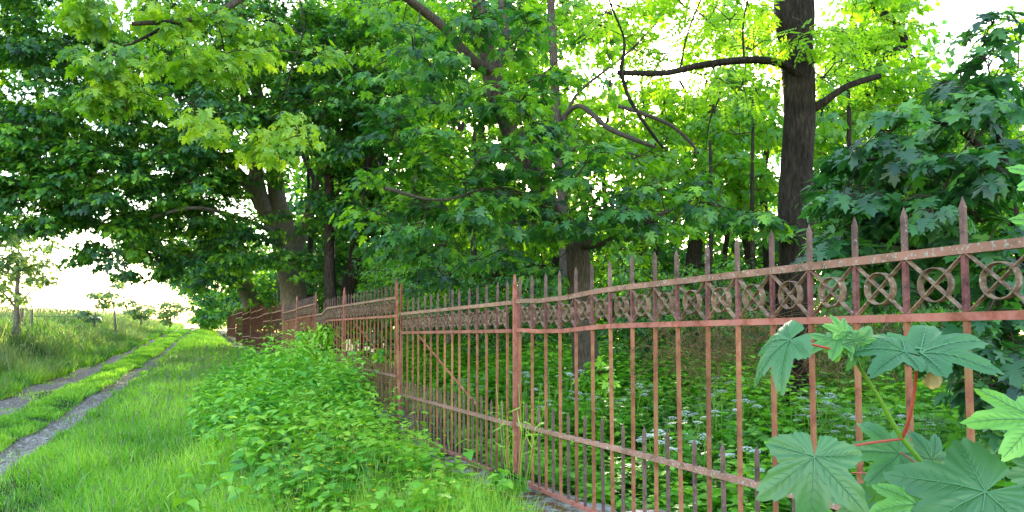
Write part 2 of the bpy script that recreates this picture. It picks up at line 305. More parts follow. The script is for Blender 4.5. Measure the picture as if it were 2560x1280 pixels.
# ------------------------------------------------------------------ trees
DENS = 2.5
def blob_pts(b, R):
    x, y, rx, ry, d0, d1, L = b[:7]; tilt = b[7] if len(b) > 7 else 0
    Rp = F * R / ((d0 + d1) / 2); n = max(3, int(DENS * L * rx * ry / Rp ** 2))
    r = np.sqrt(rng.random(n)) ; a = rng.random(n) * 2 * math.pi
    r = r * (1 + .18 * np.sin(a * 5 + x) + .1 * np.sin(a * 9 + y))
    dx = r * np.cos(a) * rx; dy = r * np.sin(a) * ry + tilt * dx
    return PA(x + dx, y + dy, d0 + (d1 - d0) * rng.random(n))
def tree(name, label, cat, limbs, blobs, mat, tpl='mid', lsize=.14, R=.5, per=36, group=None, bark='bark', hang=.35, tmean=.45, flare=.35, flatness=.28, tvar=.25, up=.8, solo=False):
    """limbs: lists of (px,py,d,r)"""
    L3 = [[(*P(x, y, d), r) for x, y, d, r in lb] for lb in limbs]
    base = np.array(L3[0][0][:3]); root = empty(name, base); tag(root, label, cat, group)
    tm = MB(); nodes = []
    for i, lb in enumerate(L3):
        V, f, c = trunk_geo(np.array(lb), 8, 16 if i == 0 else 10, .08, flare if i == 0 else 0)
        tm.add(V - base, f); nodes.append(c[(len(c) // 3 if i == 0 else 2):, :3])
    link('trunk', tm.mesh('trunk', M[bark]), root)
    nodes = np.vstack(nodes)
    C = np.vstack([blob_pts(b, R) for b in blobs])
    gz = Hf(C[:, 0], C[:, 1]); C = C[(C[:, 2] > gz + .25) & ((C[:, 0] > FX + .9) | (name not in ('shrub', 'lime_tree', 'young_tree')))]
    dd = np.array([np.min(np.linalg.norm(nodes - c, axis=1)) for c in C]); C = C[np.argsort(dd)]
    NB = np.zeros((len(nodes) + 4 * len(C) + 4, 3)); NB[:len(nodes)] = nodes; k = len(nodes)
    BP = []; BR = []; out = np.zeros_like(C)
    for i, c in enumerate(C):
        d = np.linalg.norm(NB[:k] - c, axis=1) ; j = int(np.argmin(d)); p = NB[j]; v = c - p; l = np.linalg.norm(v)
        j2 = rng.normal(size=(3, 3)) * l * .06
        pts = np.array([p, p + v * .3 + UP * l * .10 + j2[0], p + v * .65 + UP * l * .10 + j2[1], c])
        BP.append(pts); r0 = min(.005 + .012 * l, .06); BR.append([r0, r0 * .75, r0 * .5, .004])
        NB[k:k + 3] = pts[1:]; k += 3; out[i] = nrm(v)
    cm = MB()
    if len(BP):
        V, f = tubes(np.array(BP), np.array(BR), 5); cm.add(V - base, f, 1)
    n = len(C)
    tw = 4; to = np.repeat(out, tw, 0) * .5 + rdir(n * tw) * np.array([1, 1, .5]); to = nrm(to) * R * (.6 + .5 * rng.random((n * tw, 1)))
    s = np.repeat(C, tw, 0) - np.repeat(out, tw, 0) * R * .2
    Pt = np.stack([s, s + to * .5 + UP * .02, s + to - UP * R * .12], 1); Rr = np.tile([.0035, .0025, .0015], (n * tw, 1)) * (1 + 3 * R)
    V, f = tubes(Pt, Rr, 3); cm.add(V - base, f, 1)
    # leaves round the twigs
    csz = rng.normal(tmean, .22, n)                     # clump tint
    N = n * per; ci = np.repeat(np.arange(n), per)
    off = rdir(N) * (rng.random((N, 1)) ** .5) * R * np.array([1, 1, flatness])
    rad = np.linalg.norm(off[:, :2], axis=1)
    pos = C[ci] + off - UP * (rad ** 2 / R * .35)[:, None]
    o2 = nrm(off * np.array([1, 1, 0]) + out[ci] * .25 * R)
    ax = nrm(o2 + rdir(N) * .5 - UP * (hang + .5 * rng.random((N, 1))))
    nm = nrm(UP * up + o2 * .45 + rdir(N) * .55)
    size = lsize * (.65 + .6 * rng.random(N))
    V, f, kk = leaves(tpl, pos, ax, nm, size)
    t = np.clip(csz[ci] + rng.normal(0, tvar, N), 0, 1)
    cm.add(V - base, f, 0, np.repeat(t, kk))
    link('crown', cm.mesh('crown', [M[mat], M['twig']]), root)
    return root

# the big many-stemmed maple left of centre
A = 24
tree('maple_tree', 'huge multi-stemmed maple with pale grey bole behind the far fence, crown arching over the track', 'tree',
     [[(742, 860, A, .50), (738, 770, A, .44), (728, 690, A, .40), (716, 620, A, .38), (705, 560, A, .34), (690, 480, A, .27), (682, 400, A-.5, .24), (660, 300, A-1, .2), (615, 120, A-1.5, .16), (595, -60, A-2, .12)],
      [(712, 610, A, .28), (660, 520, A-.3, .24), (640, 430, A-.5, .22), (632, 330, A-1, .17), (600, 190, A-2, .13), (560, 40, A-2, .10)],
      [(660, 530, A, .2), (610, 450, A-.8, .16), (575, 410, A-1.2, .13), (500, 360, A-2, .10), (360, 270, A-4, .09), (250, 200, A-5, .05)],
      [(728, 670, A, .22), (752, 600, A, .17), (768, 540, A, .13), (800, 430, A-1, .09), (830, 250, A-1, .07)],
      [(705, 590, A, .1), (660, 570, A-1, .08), (600, 545, A-2, .06), (480, 520, A-4, .05), (330, 560, A-5, .03)],
      [(640, 420, A, .1), (500, 250, A-3, .10), (420, 170, A-5, .06), (200, 80, A-6, .03)]],
     [(610, 110, 330, 190, 19, 25, 3.8), (330, 330, 250, 170, 17, 22, 4.2), (480, 440, 190, 120, 20, 25, 3.2), (90, 500, 150, 90, 17, 20, 3.0), (380, 670, 60, 30, 20, 23, 1.6), (20, 380, 90, 120, 17, 20, 2.0),
      (300, 545, 110, 60, 18, 21, 3.2), (270, 620, 85, 45, 18, 20, 2.0), (460, 590, 140, 80, 20, 25, 4.5), (60, 440, 100, 70, 17, 20, 2.6), (480, 370, 110, 60, 18, 21, 1.6), (350, 690, 60, 20, 20, 22, .9), (850, 230, 200, 200, 18, 24, 3.6),
      (70, 240, 130, 120, 17, 20, 2.4), (70, 50, 160, 120, 17, 20, 4.6), (40, 330, 70, 90, 17, 20, 3.2), (240, 150, 100, 80, 18, 20, 3), (170, 400, 120, 120, 17, 20, 3.0), (700, 560, 55, 30, 21, 22, 1.0), (820, 600, 60, 80, 21, 24, 2.5), (600, 620, 70, 50, 20, 23, 2.5), (640, 330, 90, 70, 19.5, 21.5, 1.6), (640, 560, 55, 35, 20, 22, 1.5), (775, 660, 30, 40, 20, 22, 1.6), (690, 640, 30, 20, 20, 22, 1.0)],
     'maple', 'mid', .125, .5, 66, 'maples behind the fence', tmean=.45)
tree('maple_tree', 'distant maple with two slanting dark stems near the far end of the fence', 'tree',
     [[(648, 800, 34, .5), (632, 760, 34, .45), (612, 710, 33.5, .36), (590, 650, 33, .28), (560, 560, 32, .2)],
      [(640, 775, 34.3, .3), (622, 720, 34.3, .25), (603, 660, 34.5, .2), (590, 600, 35, .15)]],
     [(520, 655, 95, 50, 27, 34, 4), (480, 705, 55, 26, 30, 40, 4), (505, 745, 34, 20, 44, 54, 4), (515, 770, 34, 20, 50, 60, 7), (560, 755, 50, 30, 44, 54, 6), (640, 740, 60, 40, 40, 46, 5), (600, 690, 80, 45, 42, 50, 4), (560, 630, 110, 70, 29, 36, 4), (640, 700, 60, 60, 36, 42, 5), (450, 650, 50, 50, 27, 34, 2)],
     'maple', 'mid', .2, .65, 40, 'maples behind the fence', tmean=.5)
tree('maple_tree', 'slim dark maple trunk rising right behind the second fence stretch', 'tree',
     [[(862, 800, 21, .20), (872, 720, 21, .19), (886, 650, 21, .16), (893, 590, 21, .16), (905, 500, 20.5, .13), (925, 380, 20, .10), (940, 200, 20, .08)],
      [(893, 600, 21, .08), (935, 530, 20.5, .06), (1000, 470, 20, .04)]],
     [(950, 400, 160, 170, 18, 24, 4.2), (870, 660, 90, 60, 22, 25, 3.5), (960, 560, 110, 70, 18, 22, 3.5), (960, 130, 130, 150, 18, 24, 3.6), (860, 480, 60, 70, 18, 21, 2.0)],
     'maple', 'mid', .125, .5, 62, 'maples behind the fence', bark='bark_dark', tmean=.4)
B = 10
tree('maple_tree', 'leaning maple with low layered leafy boughs behind the middle of the fence', 'tree',
     [[(1470, 960, B, .19), (1460, 860, B, .17), (1450, 740, B, .155), (1442, 640, B, .15), (1420, 580, B, .14), (1370, 500, B, .12), (1320, 430, B-.2, .11), (1285, 360, B-.3, .10), (1240, 240, B-.5, .095), (1215, 120, B-.6, .09), (1190, -40, B-.8, .08)],
      [(1300, 380, B, .06), (1240, 200, B-.5, .08), (1180, 150, B-.8, .07), (1110, 70, B-1, .055), (1010, -10, B-1.4, .05), (900, -80, B-2, .04)],
      [(1230, 200, B-.5, .07), (1262, 100, B-.3, .065), (1250, -30, B-.3, .05)],
      [(1445, 620, B, .10), (1400, 540, B-.2, .055), (1360, 450, B-.3, .045), (1320, 380, B-.4, .035)],
      [(1445, 610, B, .09), (1500, 605, B-.3, .055), (1560, 570, B-.6, .04), (1640, 540, B-1, .03), (1730, 500, B-1, .02)],
      [(1380, 520, B, .03), (1250, 470, B-1, .022), (1100, 500, B-2, .014), (960, 470, B-2.5, .02)],
      [(1190, -40, B-.8, .06), (900, -120, B-1.5, .055), (700, -60, B-2, .04), (520, 40, B-2.4, .03), (330, 60, B-2.8, .02)]],
     [(1080, 400, 210, 90, 7.8, 10.5, 1.9), (1230, 530, 300, 70, 8, 10.5, 2.6), (1050, 600, 160, 50, 8, 10.5, 2.6), (1500, 500, 160, 40, 8, 10.5, 1.3), (1700, 490, 200, 50, 8, 10.5, 2.2), (1870, 560, 90, 50, 8.2, 9, 1.8),
      (1630, 560, 190, 40, 8.5, 11, 2.2), (1150, 660, 200, 40, 9, 11, 2.6), (1050, 200, 180, 160, 8, 12, 1.7), (1360, 250, 110, 170, 8.5, 11, 1.1), (1290, 400, 130, 60, 8, 9.6, 2.2), (1230, 280, 100, 80, 8, 9.6, 1.6), (1400, 470, 80, 60, 8, 9.6, 1.6), (1180, 90, 170, 90, 8, 9.2, 1.3), (1330, 330, 90, 50, 8, 9.4, 1.6), (1500, 400, 70, 50, 8, 9.4, .9), (1350, 60, 100, 60, 8.5, 11, 1.4)],
     'maple', 'hi', .108, .38, 38, 'maples behind the fence', tmean=.45, flatness=.16, up=1.1, bark='bark_mid')
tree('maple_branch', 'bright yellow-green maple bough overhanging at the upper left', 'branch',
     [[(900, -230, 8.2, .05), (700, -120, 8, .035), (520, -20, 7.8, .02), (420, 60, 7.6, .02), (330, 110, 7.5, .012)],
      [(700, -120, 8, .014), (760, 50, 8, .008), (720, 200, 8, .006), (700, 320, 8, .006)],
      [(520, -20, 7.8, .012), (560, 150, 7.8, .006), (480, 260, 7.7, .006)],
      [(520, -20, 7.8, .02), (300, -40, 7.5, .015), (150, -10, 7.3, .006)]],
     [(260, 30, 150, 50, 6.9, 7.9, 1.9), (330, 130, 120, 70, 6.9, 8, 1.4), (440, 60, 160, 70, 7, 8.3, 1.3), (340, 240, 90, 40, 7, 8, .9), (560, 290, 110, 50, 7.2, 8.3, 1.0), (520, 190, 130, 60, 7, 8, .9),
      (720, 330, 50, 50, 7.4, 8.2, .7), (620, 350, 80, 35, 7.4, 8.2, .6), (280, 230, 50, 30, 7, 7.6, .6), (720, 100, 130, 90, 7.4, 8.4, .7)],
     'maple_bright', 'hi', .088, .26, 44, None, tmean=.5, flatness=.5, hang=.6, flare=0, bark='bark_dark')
# tall ash with the dark straight bole
C9 = 9.2
ash = tree('ash_tree', 'tall dark straight-trunked ash with one long arching bough on its left', 'tree',
     [[(1985, 1010, C9, .23), (1986, 900, C9, .21), (1988, 760, C9, .205), (1988, 640, C9, .20), (1988, 540, C9, .215), (1992, 420, C9, .195), (1996, 300, C9, .19), (1993, 180, C9, .19), (1990, 110, C9, .19), (1984, 40, C9, .23), (1982, -60, C9, .21), (1980, -200, C9, .19)],
      [(2000, 190, C9-.15, .05), (1960, 163, C9-.2, .045), (1900, 150, C9-.4, .042), (1830, 152, C9-.5, .04), (1740, 165, C9-.6, .038), (1660, 183, C9-.7, .034), (1545, 182, C9-.8, .03)],
      [(1552, 182, C9-.8, .022), (1575, 250, C9-.8, .02), (1620, 320, C9-.8, .018), (1660, 372, C9-.8, .015)],
      [(1552, 182, C9-.8, .022), (1560, 100, C9-.8, .014), (1530, 20, C9-.8, .010), (1500, -60, C9-.8, .008)],
      [(1780, 158, C9-.6, .014), (1800, 230, C9-.6, .010), (1775, 300, C9-.6, .008), (1765, 370, C9-.6, .004)],
      [(2010, 290, C9, .06), (2060, 255, C9-.1, .05), (2120, 215, C9-.2, .04), (2200, 190, C9-.2, .035)],
      [(1860, 150, C9-.5, .014), (1858, 60, C9-.5, .01), (1875, -20, C9-.5, .008)],
      [(1700, 175, C9-.6, .013), (1720, 80, C9-.6, .01), (1760, -20, C9-.6, .008)]],
     [(1700, 70, 230, 90, 7.8, 10, .85), (1560, 50, 100, 70, 8, 10, .9), (1850, 60, 90, 70, 8, 10, .5), (2180, 90, 130, 80, 8, 11, .8), (2030, 100, 30, 30, 8.4, 8.6, .5), (1800, 210, 150, 30, 8, 9.5, .45), (2080, 200, 60, 50, 9, 11, .7)],
     'lime', 'pinnate', .26, .42, 15, None, 'bark_dark', tmean=.45, flare=.3, flatness=.4, hang=.2)
tree('maple_tree', 'slender grey maple stem just right of the leaning maple, thin bare boughs to its right', 'tree',
     [[(1420, 700, 13, .10), (1410, 560, 13, .095), (1402, 430, 13, .09), (1392, 300, 13, .085), (1386, 180, 13, .08), (1378, 60, 13, .07), (1375, -80, 13, .06)],
      [(1400, 300, 13, .04), (1450, 265, 12.7, .04), (1520, 320, 12.4, .04), (1590, 350, 12, .035), (1640, 368, 12, .02)],
      [(1545, 265, 12, .03), (1610, 285, 12, .032), (1680, 315, 12, .03), (1730, 360, 12, .024), (1742, 385, 12, .012)],
      [(1400, 420, 13, .03), (1440, 370, 12.6, .028), (1520, 370, 12.2, .022), (1600, 390, 12, .012)],
      [(1398, 350, 13, .03), (1440, 240, 12.8, .028), (1560, 140, 12.5, .02), (1640, 60, 12, .012)]],
     [(1450, 120, 90, 110, 12, 15, .8), (1480, 300, 110, 110, 12, 15, .9), (1600, 400, 140, 50, 12, 14, 1.0), (1380, 420, 80, 80, 13, 15, 1.4), (1330, 60, 110, 80, 13, 16, 1.6)],
     'lime', 'mid', .13, .45, 40, 'maples behind the fence', tmean=.35, bark='bark_mid')
# right hand understorey maple
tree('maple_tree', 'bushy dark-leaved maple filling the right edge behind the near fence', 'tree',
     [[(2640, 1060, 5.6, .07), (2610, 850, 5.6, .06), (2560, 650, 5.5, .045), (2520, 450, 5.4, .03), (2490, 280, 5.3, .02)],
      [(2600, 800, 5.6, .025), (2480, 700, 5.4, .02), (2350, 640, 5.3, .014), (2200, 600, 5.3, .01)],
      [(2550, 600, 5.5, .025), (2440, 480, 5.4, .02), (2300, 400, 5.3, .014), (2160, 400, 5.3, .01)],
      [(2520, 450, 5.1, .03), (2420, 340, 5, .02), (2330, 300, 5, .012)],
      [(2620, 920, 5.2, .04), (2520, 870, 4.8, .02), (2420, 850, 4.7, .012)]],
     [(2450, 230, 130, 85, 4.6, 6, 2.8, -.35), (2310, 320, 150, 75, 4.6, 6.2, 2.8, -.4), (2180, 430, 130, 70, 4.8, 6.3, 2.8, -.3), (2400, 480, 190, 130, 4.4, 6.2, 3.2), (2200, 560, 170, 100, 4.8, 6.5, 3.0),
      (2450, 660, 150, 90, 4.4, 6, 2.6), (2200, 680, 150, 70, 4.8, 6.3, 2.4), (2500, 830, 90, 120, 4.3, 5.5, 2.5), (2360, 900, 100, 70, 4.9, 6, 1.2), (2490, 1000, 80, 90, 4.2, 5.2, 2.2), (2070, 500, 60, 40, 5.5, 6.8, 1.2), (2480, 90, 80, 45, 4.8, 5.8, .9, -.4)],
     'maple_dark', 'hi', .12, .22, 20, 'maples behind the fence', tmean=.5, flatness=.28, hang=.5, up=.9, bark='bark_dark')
# lime-lit background trees
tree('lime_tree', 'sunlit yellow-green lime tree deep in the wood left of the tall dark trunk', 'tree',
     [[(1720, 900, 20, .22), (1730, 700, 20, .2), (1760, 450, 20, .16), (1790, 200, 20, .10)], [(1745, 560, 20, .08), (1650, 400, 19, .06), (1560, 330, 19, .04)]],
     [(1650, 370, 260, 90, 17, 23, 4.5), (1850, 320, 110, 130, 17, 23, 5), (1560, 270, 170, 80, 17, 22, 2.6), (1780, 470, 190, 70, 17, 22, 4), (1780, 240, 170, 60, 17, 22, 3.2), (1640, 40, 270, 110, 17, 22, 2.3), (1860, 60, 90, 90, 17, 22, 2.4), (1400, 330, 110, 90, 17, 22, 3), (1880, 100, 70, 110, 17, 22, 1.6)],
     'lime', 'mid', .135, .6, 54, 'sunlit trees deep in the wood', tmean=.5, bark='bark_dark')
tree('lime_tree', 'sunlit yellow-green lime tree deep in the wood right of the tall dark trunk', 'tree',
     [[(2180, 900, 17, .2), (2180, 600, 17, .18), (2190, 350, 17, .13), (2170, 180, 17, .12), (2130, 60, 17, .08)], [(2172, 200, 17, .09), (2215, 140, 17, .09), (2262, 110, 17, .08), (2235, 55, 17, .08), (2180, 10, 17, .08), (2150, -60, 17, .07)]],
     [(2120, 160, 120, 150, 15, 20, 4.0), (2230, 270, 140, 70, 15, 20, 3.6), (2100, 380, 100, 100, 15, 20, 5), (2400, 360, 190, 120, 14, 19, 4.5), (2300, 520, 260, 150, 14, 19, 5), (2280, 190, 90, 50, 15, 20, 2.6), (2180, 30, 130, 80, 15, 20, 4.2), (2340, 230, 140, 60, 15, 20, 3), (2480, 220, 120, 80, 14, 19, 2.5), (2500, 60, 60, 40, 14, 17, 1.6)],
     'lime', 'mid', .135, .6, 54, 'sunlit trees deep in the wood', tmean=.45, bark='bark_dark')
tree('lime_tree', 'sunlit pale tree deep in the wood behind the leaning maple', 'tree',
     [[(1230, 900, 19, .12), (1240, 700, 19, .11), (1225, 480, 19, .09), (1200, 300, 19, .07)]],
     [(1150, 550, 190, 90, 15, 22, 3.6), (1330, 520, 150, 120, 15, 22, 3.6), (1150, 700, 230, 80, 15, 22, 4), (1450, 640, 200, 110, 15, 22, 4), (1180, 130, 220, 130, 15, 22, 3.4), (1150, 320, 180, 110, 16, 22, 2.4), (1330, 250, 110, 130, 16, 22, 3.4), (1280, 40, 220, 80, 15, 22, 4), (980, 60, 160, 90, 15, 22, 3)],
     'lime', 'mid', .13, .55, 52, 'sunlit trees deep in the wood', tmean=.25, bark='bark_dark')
# thin trunks further in
for lab, x, d, r, lean, y1 in [('thin dark stem in the wood left of the leaning maple', 1195, 16, .07, -12, 300), ('crooked thin stem in the wood between the slim trunk and the leaning maple', 1075, 17, .05, 30, 380),
                          ('thin upright stem in the wood between leaning maple and tall ash', 1770, 14, .05, 8, 350), ('thin stem in the wood just left of the tall dark ash', 1890, 15, .05, -10, 250), ('thin stem in the wood right of the tall dark ash', 2110, 13, .06, 15, 200)]:
    tree('young_tree', lab, 'tree', [[(x, 930, d, r), (x + lean * .4, 760, d, r * .9), (x + lean, 560, d, r * .8), (x + lean * .7, y1, d, r * .5)]],
         [(x + lean, y1 + 60, 90, 60, d - 1, d + 1, 1.2), (x, y1 + 200, 70, 50, d - 1, d + 1, .8)], 'shrub', 'mid', .13, .4, 26, 'thin stems in the wood', bark='bark_dark', tmean=.6)
# shrub layer behind the fence
shr = [('dense dark shrub behind the fence, left of the large bole', 690, 700, 60, 60, 22.5, 26), ('green shrub between the large bole and the slim trunk', 810, 690, 60, 60, 25, 28), ('leafy shrub behind the leaning double post', 960, 690, 90, 70, 15, 18),
       ('leafy shrub behind the second fence panel', 1120, 720, 120, 80, 12.5, 16), ('shrub behind the split post left of the leaning maple', 1290, 740, 110, 80, 12, 16), ('shrub just right of the leaning maple trunk', 1580, 740, 110, 90, 11.5, 14.5),
       ('shrub left of the tall dark trunk behind the railings', 1790, 730, 120, 100, 11.5, 15), ('shrub right of the tall dark trunk behind the railings', 2150, 780, 110, 90, 9.5, 13), ('dark shrub behind the rings at the right end of the fence', 2330, 790, 120, 110, 8.5, 11)]
for lab, x, y, rx, ry, d0, d1 in shr:
    dm = (d0 + d1) / 2
    tree('shrub', lab, 'shrub', [[(x, y + ry + 60, dm, .03), (x + 5, y + 20, dm, .025), (x - 4, y - 30, dm, .012)], [(x + 2, y + ry + 55, dm, .025), (x + 30, y, dm, .015), (x + 40, y - 30, dm, .01)]],
         [(x, y, rx, ry, d0, d1, 4.2), (x, y + 90, rx * 1.05, 60, d0, d1, 3.6)], 'shrub', 'oval', .085, .36, 60, 'shrubs behind the fence', tmean=.55, flare=0)
# small trees of the field on the left
tree('field_tree', 'young sparse-crowned tree standing in the field at the left edge', 'tree',
     [[(42, 835, 24, .10), (42, 780, 24, .08), (43, 720, 24, .06), (46, 640, 24, .03), (48, 580, 24, .012)], [(43, 775, 24, .04), (15, 740, 24, .025), (-20, 710, 24, .012)], [(43, 765, 24, .03), (75, 730, 24, .02), (100, 700, 24, .01)]],
     [(55, 625, 85, 110, 23, 25.5, 1.9), (100, 650, 40, 40, 23, 25, 1.2), (20, 730, 60, 25, 23, 25, .8), (70, 735, 40, 20, 23, 25, .7)], 'field_tree', 'mid', .13, .34, 26, None, tmean=.5, flatness=.6)
tree('field_tree', 'little thin tree with a flat sparse crown on the bank left of the track', 'tree',
     [[(289, 830, 36, .05), (287, 790, 36, .04), (280, 750, 36, .03), (272, 725, 36, .015)]],
     [(275, 735, 50, 12, 35, 37, 1.5), (300, 750, 30, 10, 35, 37, 1.2), (300, 712, 8, 16, 35.5, 36.5, 1.5), (255, 765, 20, 14, 35, 37, 1)], 'field_tree', 'mid', .17, .32, 22, None, tmean=.9, flatness=.5)
for lab, x, y, rx, ry, d, tm in [('dark low bush on the bank beside the little thin tree', 236, 785, 24, 16, 34, .1), ('pale round bush on the bank near the far end of the track', 352, 778, 34, 18, 44, .9), ('green round bush closest to the far end of the track', 425, 778, 33, 24, 47, .75)]:
    tree('bush', lab, 'bush', [[(x, y + ry + 16, d, .05), (x + 2, y, d, .03), (x, y - ry * .6, d, .01)]], [(x, y, rx * 1.1, ry * 1.1, d - .8, d + .8, 1.9)], 'field_tree', 'low', .15, .34, 34, 'bushes on the bank', tmean=tm, flatness=.6, flare=0)

tree('bush', 'leafy bush closing the far end of the fence beside the track', 'bush', [[(530, 850, 57, .06), (532, 800, 57, .04), (535, 780, 57, .02)]],
     [(520, 798, 34, 20, 55, 59, 7), (545, 775, 34, 24, 53, 58, 6)], 'maple', 'mid', .17, .42, 44, None, tmean=.7, flatness=.7, flare=0)

# far-off wood: reads as one mass
def woodland():
    mb = MB(); R = .9
    bl = [(900, 760, 380, 110, 30, 40, 7), (1400, 740, 400, 130, 26, 36, 7), (2000, 740, 450, 150, 24, 34, 7), (2500, 700, 300, 180, 18, 28, 6), (1000, 560, 330, 110, 28, 38, 4.5), (1350, 600, 300, 90, 26, 36, 4.5), (1900, 560, 400, 90, 24, 34, 4),
          (780, 400, 170, 230, 28, 36, 3.5), (2450, 450, 250, 130, 20, 28, 3), (950, 150, 300, 200, 28, 36, 1.8), (1850, 390, 350, 120, 26, 34, 2.2), (1350, 850, 450, 45, 17, 24, 6), (2000, 860, 450, 45, 13, 19, 5), (1500, 200, 130, 50, 26, 34, .9), (2300, 130, 150, 60, 22, 30, 1.5), (690, 750, 90, 60, 32, 42, 7), (620, 765, 50, 45, 48, 62, 7), (580, 780, 30, 30, 64, 80, 6), (650, 680, 90, 50, 40, 55, 5), (1100, 350, 250, 150, 28, 36, 1.2)]
    C = np.vstack([blob_pts(b_, R) for b_ in bl]); C = C[(C[:, 2] > Hf(C[:, 0], C[:, 1]) + .1) & (C[:, 0] > FX + np.where(C[:, 1] > 34, .7, 1.6))]; n = len(C); per = 44
    ci = np.repeat(np.arange(n), per); N = n * per
    off = rdir(N) * rng.random((N, 1)) ** .4 * R * np.array([1, 1, .6])
    V, f, kk = leaves('low', C[ci] + off, nrm(off + rdir(N) * .3 - UP * .3), nrm(UP * .8 + rdir(N) * .7), .21 * (.7 + .6 * rng.random(N)))
    t = np.clip(rng.normal(.45, .2, n)[ci] + rng.normal(0, .15, N), 0, 1); mb.add(V, f, 0, np.repeat(t, kk))
    # stems
    k = 60; xs = rng.uniform(700, 2600, k); ds = rng.uniform(20, 36, k)
    Pt = np.stack([PA(xs, np.full(k, 900.), ds), PA(xs + rng.normal(0, 12, k), np.full(k, 700.), ds), PA(xs + rng.normal(0, 30, k), np.full(k, 450.), ds), PA(xs + rng.normal(0, 60, k), np.full(k, 200.), ds)], 1)
    V, f = tubes(Pt, rng.uniform(.06, .2, (k, 1)) * np.array([[1, .9, .7, .4]]), 7); mb.add(V, f, 1)
    tag(link('woodland', mb.mesh('woodland', [M['maple'], M['bark_dark']])), 'green depth of the wood closing the view behind all nearer trees', 'woodland', kind='stuff')
woodland()

# ------------------------------------------------------------------ fence
HW = .0088
def bar_mesh(z0, z1, hw, name, mat, tip=.04):
    mb = MB(); a = z1 - tip
    V = [(-hw,-hw,z0),(hw,-hw,z0),(hw,hw,z0),(-hw,hw,z0),(-hw,-hw,a),(hw,-hw,a),(hw,hw,a),(-hw,hw,a),(0,0,z1)]
    mb.add(V, [(0,3,2,1),(0,1,5,4),(1,2,6,5),(2,3,7,6),(3,0,4,7),(4,5,8),(5,6,8),(6,7,8),(7,4,8)])
    me = mb.mesh(name, mat, False)
    return me
pk_m = [bar_mesh(.02, 1.684 + dz, HW, 'picket', [M['rust_tip'] if i == 0 else M['rust']]) for i, dz in ((1, 0),)]
def picket_mesh(mat, hi):
    mb = MB(); hw = HW; a = 1.645
    lev = [.02, 1.25, 1.49, a]
    V = []
    for z in lev: V += [(-hw,-hw,z),(hw,-hw,z),(hw,hw,z),(-hw,hw,z)]
    V.append((0, 0, 1.684)); fs = [(0,3,2,1)]; ms = [0]
    for k in range(3):
        for j in range(4): fs.append((k*4+j, k*4+(j+1)%4, k*4+4+(j+1)%4, k*4+4+j)); ms.append((0, 2, 1)[k])
    for j in range(4): fs.append((12+j, 12+(j+1)%4, 16)); ms.append(1)
    mb.add(V, fs); me = mb.mesh('picket', [mat, hi, M['rust_mauve'] if mat is not M['rust_brown'] else mat], False)
    me.polygons.foreach_set('material_index', ms); return me
def ring_mesh(mat, r=.064, w=.0045, dp=.016, seg=28):
    mb = MB(); V = []; fs = []
    for i in range(seg):
        a = i * 2 * math.pi / seg
        for rr, xx in ((r, -dp), (r, dp), (r - w, dp), (r - w, -dp)): V.append((xx, rr * math.cos(a), rr * math.sin(a)))
    for i in range(seg):
        for j in range(4): fs.append((i*4+j, i*4+(j+1)%4, ((i+1)%seg)*4+(j+1)%4, ((i+1)%seg)*4+j))
    mb.add(V, fs); return mb.mesh('ring', mat, False)
def cross_mesh(mat, w, h, t=.0022, dp=.0125):
    mb = MB()
    for s in (1, -1):
        a = np.array([0, -w / 2 * s, -h / 2]); b_ = -a; d = (b_ - a) / np.linalg.norm(b_ - a); nn = np.array([0, -d[2], d[1]]) * t
        e = dp - (0 if s == 1 else .0015)
        V = [a + nn + [-e,0,0], a + nn + [e,0,0], a - nn + [e,0,0], a - nn + [-e,0,0]]; V += [v + b_ - a for v in V]
        mb.add(V, [(0,1,2,3),(7,6,5,4),(0,4,5,1),(1,5,6,2),(2,6,7,3),(3,7,4,0)])
    return mb.mesh('cross', mat, False)
MESH = {}
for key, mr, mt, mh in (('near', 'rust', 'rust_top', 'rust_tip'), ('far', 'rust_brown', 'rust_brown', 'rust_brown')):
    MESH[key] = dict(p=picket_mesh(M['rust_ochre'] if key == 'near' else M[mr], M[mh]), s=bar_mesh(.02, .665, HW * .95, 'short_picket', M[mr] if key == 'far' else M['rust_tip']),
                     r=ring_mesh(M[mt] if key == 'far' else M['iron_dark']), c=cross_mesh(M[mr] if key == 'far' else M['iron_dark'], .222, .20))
def rail(name, pts, hy, hx, mat, root, base):
    """pts: (x,y,z) centre line"""
    mb = MB(); V = []; fs = []
    for p in pts:
        for sx, sz in ((-hx, -hy), (hx, -hy), (hx, hy), (-hx, hy)): V.append((p[0] + sx - base[0], p[1] - base[1], p[2] + sz - base[2]))
    k = len(pts)
    for i in range(k - 1):
        for j in range(4): fs.append((i*4+j, i*4+(j+1)%4, i*4+4+(j+1)%4, i*4+4+j))
    fs += [(3,2,1,0), ((k-1)*4, (k-1)*4+1, (k-1)*4+2, (k-1)*4+3)]
    mb.add(V, fs); return link(name, mb.mesh(name, mat, False), root)
